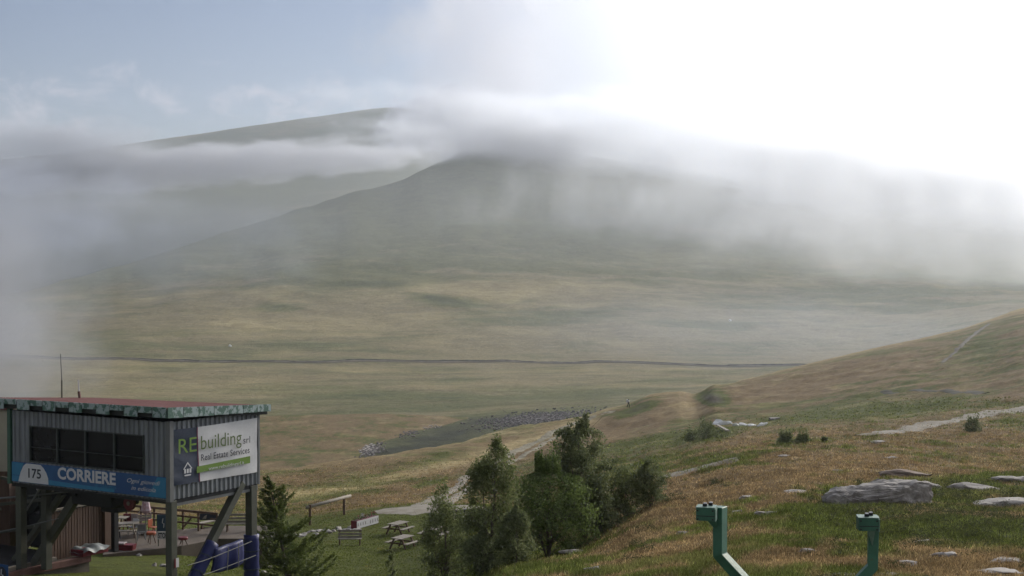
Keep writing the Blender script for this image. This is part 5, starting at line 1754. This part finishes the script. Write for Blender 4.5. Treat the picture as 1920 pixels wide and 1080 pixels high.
def broadleaf(name, label, base, H, W, leaves, lsize, mat_, seed, lean=0.0, stems=3, top=0.25, low=0.12, density_low=1.0, cat='tree', group='young birches and bushes on the bank', sparse=0.0, clump=0.16, shape=None):
    r = np.random.default_rng(seed); rnd = random.Random(seed)
    t = thing(name, label, cat, base, 0, group)
    prof_t = np.array([0, 0.12, 0.3, 0.5, 0.7, 0.85, 0.95, 1.0]); prof_r = np.array(shape or [0.55, 0.85, 1.0, 0.9, 0.66, 0.42, 0.22, 0.06])
    mb = MB(); clumps = []
    for s_ in range(stems):
        an = 2 * PI * s_ / stems + rnd.uniform(-0.5, 0.5)
        hh = H * (1.0 if s_ == 0 else rnd.uniform(0.62, 0.88))
        sp_ = 0 if s_ == 0 else W * 0.22
        pts = []
        for i in range(9):
            f = i / 8
            pts.append(Vector((math.cos(an) * sp_ * f + lean * f * f + rnd.uniform(-1, 1) * 0.02 * H * f, math.sin(an) * sp_ * f, hh * f - 0.15)))
        r0 = 0.018 * H * (1 if s_ == 0 else 0.7)
        mb.tube(pts, [r0 * (1 - 0.93 * i / 8) for i in range(9)], 6)
        nb = int(22 * (1 if s_ == 0 else 0.6))
        for b in range(nb):
            f = low + (1 - low) * (b + rnd.random()) / nb
            k = min(int(f * 8), 7); p = pts[k].lerp(pts[k + 1], f * 8 - k)
            tot = p.z / H
            rad = W / 2 * float(np.interp(tot, prof_t, prof_r)) * rnd.uniform(0.55, 1.15)
            a_ = rnd.uniform(0, 2 * PI)
            up_ = rnd.uniform(0.5, 1.3) if f > 0.55 else rnd.uniform(0.05, 0.8)
            e = p + Vector((math.cos(a_) * rad, math.sin(a_) * rad, rad * up_))
            m_ = p.lerp(e, 0.5) + Vector((0, 0, rad * 0.12))
            mb.tube([p, m_, e], [r0 * 0.28 * (1.2 - f), r0 * 0.18 * (1.2 - f), r0 * 0.05], 4, cap=False)
            for q in range(4):
                g = 0.3 + 0.7 * (q + rnd.random()) / 4
                c_ = p.lerp(m_, g * 2) if g < 0.5 else m_.lerp(e, g * 2 - 1)
                clumps.append((c_, rnd.random()))
    mb.build('trunk', M_bark, t)
    cc = np.array([tuple(c[0]) for c in clumps]); ct = np.array([c[1] for c in clumps])
    # leafy shoots at the very top
    idx = r.integers(0, len(cc), leaves)
    cw = r.random(len(cc)) ** (1 + 2 * sparse)
    idx = r.choice(len(cc), leaves, p=cw / cw.sum())
    sp = clump * W * (0.4 + 0.8 * r.random(len(cc)))
    d_ = r.normal(size=(leaves, 3)) * np.array([1, 1, 0.85])
    C = cc[idx] + d_ * sp[idx][:, None] * 0.55
    C[:, 2] = np.maximum(C[:, 2], 0.02 * H)
    # keep the outline of the crown
    tt = np.clip(C[:, 2] / H, 0, 1.02)
    lim = W / 2 * np.interp(tt, prof_t, prof_r) * (1.05 + 0.30 * r.normal(size=leaves).clip(-1, 1.5))
    cx = lean * tt * tt
    rad = np.hypot(C[:, 0] - cx, C[:, 1]); k = np.minimum(1, lim / np.maximum(rad, 1e-3))
    C[:, 0] = cx + (C[:, 0] - cx) * k; C[:, 1] *= k
    A = unit(leaves, r); B = np.cross(A, unit(leaves, r)); B /= np.linalg.norm(B, axis=1)[:, None] + 1e-9
    s_ = lsize * (0.6 + 0.8 * r.random(leaves))
    tint = np.clip(0.55 * r.random(leaves) + 0.5 * ct[idx] - 0.05, 0, 1)
    tag(quads_mesh('crown', C, A * s_[:, None], B * s_[:, None] * 0.55, tint, mat_, t), kind=None)
    return t


def tree_at(px, py, top_py, wpx, name, label, leaves, lsize, mat_, seed, leanpx=0, D=None, **k):
    if D is None:
        g_ = on_ground(px, py)
    else:
        x = (px - 960) / FPX * D; g_ = Vector((x, D, gz1(x, D)))
    H = float(slope(top_py)) * g_.y - g_.z
    return broadleaf(name, label, g_ - Vector((0, 0, 0.05)), H, wpx / FPX * g_.y, leaves, lsize, mat_, seed, lean=leanpx / FPX * g_.y, **k)


tree_at(922, 1068, 828, 135, 'birch_tree', 'tall thin birch with a sparse pointed top, left of the leafy bush', 15000, 0.055, M_birch, 21, leanpx=10, stems=4, sparse=0.6, shape=[0.8, 1.0, 1.0, 0.9, 0.62, 0.42, 0.26, 0.10])
tree_at(1028, 1045, 884, 205, 'leafy_bush', 'bright green leafy bush between the two tallest trees', 21000, 0.055, M_bright, 22, stems=7, clump=0.12, shape=[0.9, 1.0, 1.0, 0.97, 0.88, 0.66, 0.42, 0.16])
tree_at(1098, 1015, 797, 142, 'deciduous_tree', 'tallest dense tree at the right with a rounded pointed crown', 21000, 0.06, M_alder, 23, leanpx=-14, stems=5, shape=[0.8, 0.95, 1.0, 0.94, 0.76, 0.56, 0.42, 0.2], clump=0.11)
tree_at(1174, 975, 880, 84, 'young_birch', 'small grey green young birch just right of the dense tree', 5200, 0.055, M_birch, 24, stems=5, sparse=0.4, shape=[0.85, 1, 1, 0.95, 0.8, 0.6, 0.42, 0.25])
tree_at(1222, 950, 868, 72, 'young_birch', 'small dark young birch at the right end, against the gravel track', 4600, 0.055, M_alder, 25, stems=5, sparse=0.6, shape=[0.85, 1, 1, 0.95, 0.8, 0.6, 0.42, 0.25])
tree_at(836, 1105, 915, 112, 'birch_tree', 'low loose birch with bare twig tips beside the picnic tables', 10500, 0.055, M_birch, 26, stems=5, sparse=0.7, leanpx=-8, shape=[0.9, 1.0, 0.95, 0.85, 0.55, 0.35, 0.3, 0.2])
tree_at(735, 1092, 1030, 26, 'sapling', 'thin sapling standing in the grass below the picnic tables', 800, 0.05, M_birch, 27, stems=2, sparse=0.5)
tree_at(905, 1085, 1000, 120, 'leafy_bush', 'low dark undergrowth at the foot of the thin birch', 6000, 0.055, M_alder, 28, stems=5)
tree_at(1125, 1008, 905, 60, 'leafy_bush', 'dark bush merging with the right foot of the dense tree', 5000, 0.055, M_alder, 29, stems=4)
tree_at(968, 1060, 950, 90, 'leafy_bush', 'dark bush between the thin birch and the bright bush', 6500, 0.055, M_alder, 30, stems=4)
for i, (a, b, c, d_, l) in enumerate(((1826, 810, 792, 40, 'dark juniper bush just below the right hand gravel track'),
                                       (1475, 830, 821, 44, 'left half of the low green bush row below the green ledge'), (1508, 829, 822, 44, 'right half of the low green bush row below the green ledge'),
                                       (1548, 828, 818, 10, 'tiny upright bush right of the low bush row'),
                                       (1326, 822, 800, 46, 'dark bush on the mound below the white rocks'), (1300, 828, 815, 40, 'dark low bush left of the mound bush'))):
    tree_at(a, b, c, d_, 'low_bush', l, 1500, 0.07, M_alder, 40 + i, cat='bush', group='low bushes scattered on the slope', stems=4, shape=[0.9, 1, 1, 1, 0.95, 0.85, 0.7, 0.4])


def larch(px, py, top, wpx, D, label, seed):
    r = np.random.default_rng(seed); rnd = random.Random(seed)
    x = (px - 960) / FPX * D; base = Vector((x, D, gz1(x, D)))
    topz = float(slope(top[1])) * D; H = topz - base.z
    dx = (top[0] - px) / FPX * D
    t = thing('larch_tree', label, 'tree', base)
    W = wpx / FPX * D
    mb = MB()
    tr_ = [Vector((dx * (i / 10) ** 1.2, 0, H * i / 10)) for i in range(11)]
    mb.tube(tr_, [0.12 * (1 - 0.95 * i / 10) for i in range(11)], 8)
    C = []; A = []; B = []; T = []
    nb = 78
    for b in range(nb):
        f = 0.04 + 0.94 * (b + rnd.random()) / nb
        k = min(int(f * 10), 9); p = tr_[k].lerp(tr_[k + 1], f * 10 - k)
        L = W / 2 * (1 - f) ** 0.8 * rnd.uniform(0.5, 1.25) + 0.12
        a_ = rnd.uniform(0, 2 * PI)
        dirn = Vector((math.cos(a_), math.sin(a_) * 0.9, 0))
        pts = []
        for i in range(7):
            g = i / 6
            pts.append(p + dirn * L * g + Vector((0, 0, L * (-0.18 * g + 0.62 * g * g))) + Vector((rnd.uniform(-1, 1), rnd.uniform(-1, 1), rnd.uniform(-1, 1))) * 0.02 * L)
        mb.tube(pts, [0.03 * (1 - 0.9 * i / 6) * (1.2 - f) for i in range(7)], 4, cap=False)
        nt_ = int(16 + 80 * L)
        for q in range(nt_):
            g = rnd.uniform(0.12, 1.0); kk = min(int(g * 6), 5)
            c_ = pts[kk].lerp(pts[kk + 1], g * 6 - kk)
            sd = dirn.cross(Vector((0, 0, 1))) * rnd.gauss(0, 0.22) * L * (1.1 - g) + Vector((0, 0, rnd.gauss(0, 0.035)))
            c_ = c_ + sd
            for w_ in range(3):
                C.append(tuple(c_ + Vector((rnd.gauss(0, 0.035), rnd.gauss(0, 0.035), rnd.gauss(0, 0.035)))))
                dd = (dirn * rnd.uniform(0.3, 1) + Vector((rnd.uniform(-.7, .7), rnd.uniform(-.7, .7), rnd.uniform(-0.1, 1.0)))).normalized()
                A.append(tuple(dd * rnd.uniform(0.045, 0.10)))
                B.append(tuple(dd.cross(Vector((rnd.random(), rnd.random(), rnd.random()))).normalized() * rnd.uniform(0.013, 0.026)))
                T.append(min(1, max(0, rnd.random() * 0.6 + 0.5 * g - 0.1)))
    mb.build('trunk', M_bark, t)
    quads_mesh('crown', np.array(C), np.array(A), np.array(B), np.array(T), M_conif, t)
    return t


larch(540, 1110, (502, 893), 200, 74, 'dark larch with upswept branches right beside the cabin', 5)

# ---- turf: blades all over the near slopes, as many per picture area near as far
def turf(name, label, n, pymin, pymax, pxr, hmin, hmax, wfun, seed, per=4, keep=None, bw=0.010):
    r = np.random.default_rng(seed)
    px = r.uniform(*pxr, n)
    # sample distance so that rows fill evenly on screen
    tab_px = np.linspace(pxr[0], pxr[1], 90); Ds = np.exp(np.linspace(math.log(28), math.log(230), 240))
    PYt = np.empty((90, 240))
    for i, q in enumerate(tab_px):
        z = gz_at(np.full(240, q), Ds)
        PYt[i] = 540 - FPX * np.tan(np.arctan2(z, Ds) + PITCH)
    PYt = np.minimum.accumulate(PYt, axis=1)
    py = r.uniform(pymin, pymax, n)
    ii = np.clip(((px - pxr[0]) / (pxr[1] - pxr[0]) * 89).round().astype(int), 0, 89)
    D = np.empty(n)
    for i in range(90):
        m_ = ii == i
        D[m_] = np.interp(-py[m_], -PYt[i], Ds)
    D *= 1 + r.normal(size=n) * 0.004
    ok = (D > 30) & (D < 225)
    px, py, D = px[ok], py[ok], D[ok]
    x = (px - 960) / FPX * D
    v = veg_ground(px, py, D, x)
    k_ = r.random(len(px)) < keep(px, py, D, v)
    px, py, D, x = px[k_], py[k_], D[k_], x[k_]; v = [q[k_] for q in v]
    z = gz_at(px, D)
    n = len(px)
    rep = lambda q: np.repeat(q, per, 0)
    g = np.clip(np.minimum(v[0], 1) + 0.8 * vnoise(x / 0.7, D / 1.1) + 0.6 * vnoise(x / 2.6, D / 3 + 9), 0, 1)
    g = ss(0.3, 0.7, g)
    rr = r.random((n, 1))
    dry = np.array([[0.150, 0.098, 0.048]]) * (1 - rr) + np.array([[0.36, 0.27, 0.14]]) * rr
    grn = np.array([[0.062, 0.082, 0.016]]) * (1 - rr) + np.array([[0.165, 0.190, 0.052]]) * rr
    col = dry * (1 - g[:, None]) + grn * g[:, None]
    lawn_ = ((px < 900) & (D < 120))[:, None]
    col = np.where(lawn_, col * np.array([[0.62, 0.70, 0.35]]), col)
    st = v[1][:, None] * 0.85
    col = col * (1 - st) + (np.array([[0.26, 0.20, 0.10]]) * (0.7 + 0.6 * rr)) * st
    col = col * 1.28 * np.exp(r.normal(size=(n, 1)) * 0.33) * (1 + 0.5 * vnoise(x / 1.1, D / 1.6)[:, None])
    base = rep(np.stack([x, D, z], 1))
    m_ = n * per
    hgt = r.uniform(hmin, hmax, m_) * rep(wfun(px, D, g))
    off = r.normal(size=(m_, 2)) * 0.10
    ln = r.normal(size=(m_, 2)) * 0.35
    A = np.stack([ln[:, 0] * hgt / 2, ln[:, 1] * hgt / 2, hgt / 2], 1)
    C = base + np.stack([off[:, 0], off[:, 1], hgt / 2 - 0.02], 1)
    th = r.uniform(0, 2 * PI, m_)
    wd = bw * (D.repeat(per) / 45) ** 0.7
    B = np.stack([np.cos(th) * wd, np.sin(th) * wd, np.zeros(m_)], 1) - A * 0.35
    o = quads_mesh(name, C, A, B, rep(col) * (0.8 + 0.4 * r.random((m_, 1))), M_grass, None, rgb=True)
    return tag(o, label, kind='stuff')


turf('grass', 'dry brown and green mountain grass on the near slope', 110000, 745, 1100, (880, 1990), 0.07, 0.20,
     lambda px, D, g: 0.7 + 0.4 * g, 5, 4, keep=lambda px, py, D, v: (1 - v[2]) * (1 - 0.5 * ss(110, 150, D)) * (1 - ss(170, 222, D)))
turf('grass', 'grass and herbs on the slope beyond the lawn', 42000, 835, 1090, (330, 900), 0.05, 0.15,
     lambda px, D, g: np.where(D < 118, 0.5, 1.2), 6, 3, keep=lambda px, py, D, v: (1 - v[2]) * (1 - ss(165, 222, D)))


def heath_keep(px, py, D, v):
    k = blob(px, py, 1790, 1000, 190, 22, 0.0) + blob(px, py, 1720, 960, 130, 14) + blob(px, py, 1830, 925, 120, 18) + 0.8 * blob(px, py, 1585, 960, 45, 25) + 0.6 * blob(px, py, 1890, 985, 60, 20)
    k += 0.45 * (fbm(px / 60, py / 14, 3) > 0.45) * (py > 900)
    k += 0.5 * blob(px, py, 1330, 815, 40, 10)
    return np.clip(k, 0, 1) * 0.8


def heath(name, label, n, seed):
    r = np.random.default_rng(seed)
    px = r.uniform(1050, 1985, n); py = r.uniform(800, 1095, n)
    k = r.random(n) < heath_keep(px, py, None, None)
    px, py = px[k], py[k]
    C = []; A = []; B = []; T = []
    pxs = np.linspace(1050, 1985, 60); Ds = np.exp(np.linspace(math.log(28), math.log(260), 240))
    PYt = np.array([np.minimum.accumulate(540 - FPX * np.tan(np.arctan2(gz_at(np.full(240, q), Ds), Ds) + PITCH)) for q in pxs])
    ii = np.clip(((px - 1050) / 935 * 59).round().astype(int), 0, 59)
    D = np.array([np.interp(-py[i], -PYt[ii[i]], Ds) for i in range(len(px))])
    x = (px - 960) / FPX * D; z = gz_at(px, D)
    per = 26; m_ = len(px) * per
    rad = np.repeat(r.uniform(0.10, 0.26, len(px)), per)
    d_ = r.normal(size=(m_, 3)) * 0.5
    d_[:, 2] = np.abs(d_[:, 2]) * 0.9
    C = np.repeat(np.stack([x, D, z], 1), per, 0) + d_ * rad[:, None]
    A = unit(m_, r); B = np.cross(A, unit(m_, r)); B /= np.linalg.norm(B, axis=1)[:, None] + 1e-9
    s_ = 0.028 * (0.6 + 0.8 * r.random(m_)) * (np.repeat(D, per) / 50) ** 0.6
    T = np.clip(r.random(m_) * 0.6 + 0.4 * np.repeat(r.random(len(px)), per), 0, 1)
    return tag(quads_mesh(name, C, A * s_[:, None], B * s_[:, None] * 0.6, T, M_heath), label, kind='stuff')


M_heath = leaf_mat('bilberry_leaves', (0.030, 0.037, 0.016), (0.095, 0.105, 0.042))
heath('heath', 'dark green bilberry heath around the boulders', 26000, 9)
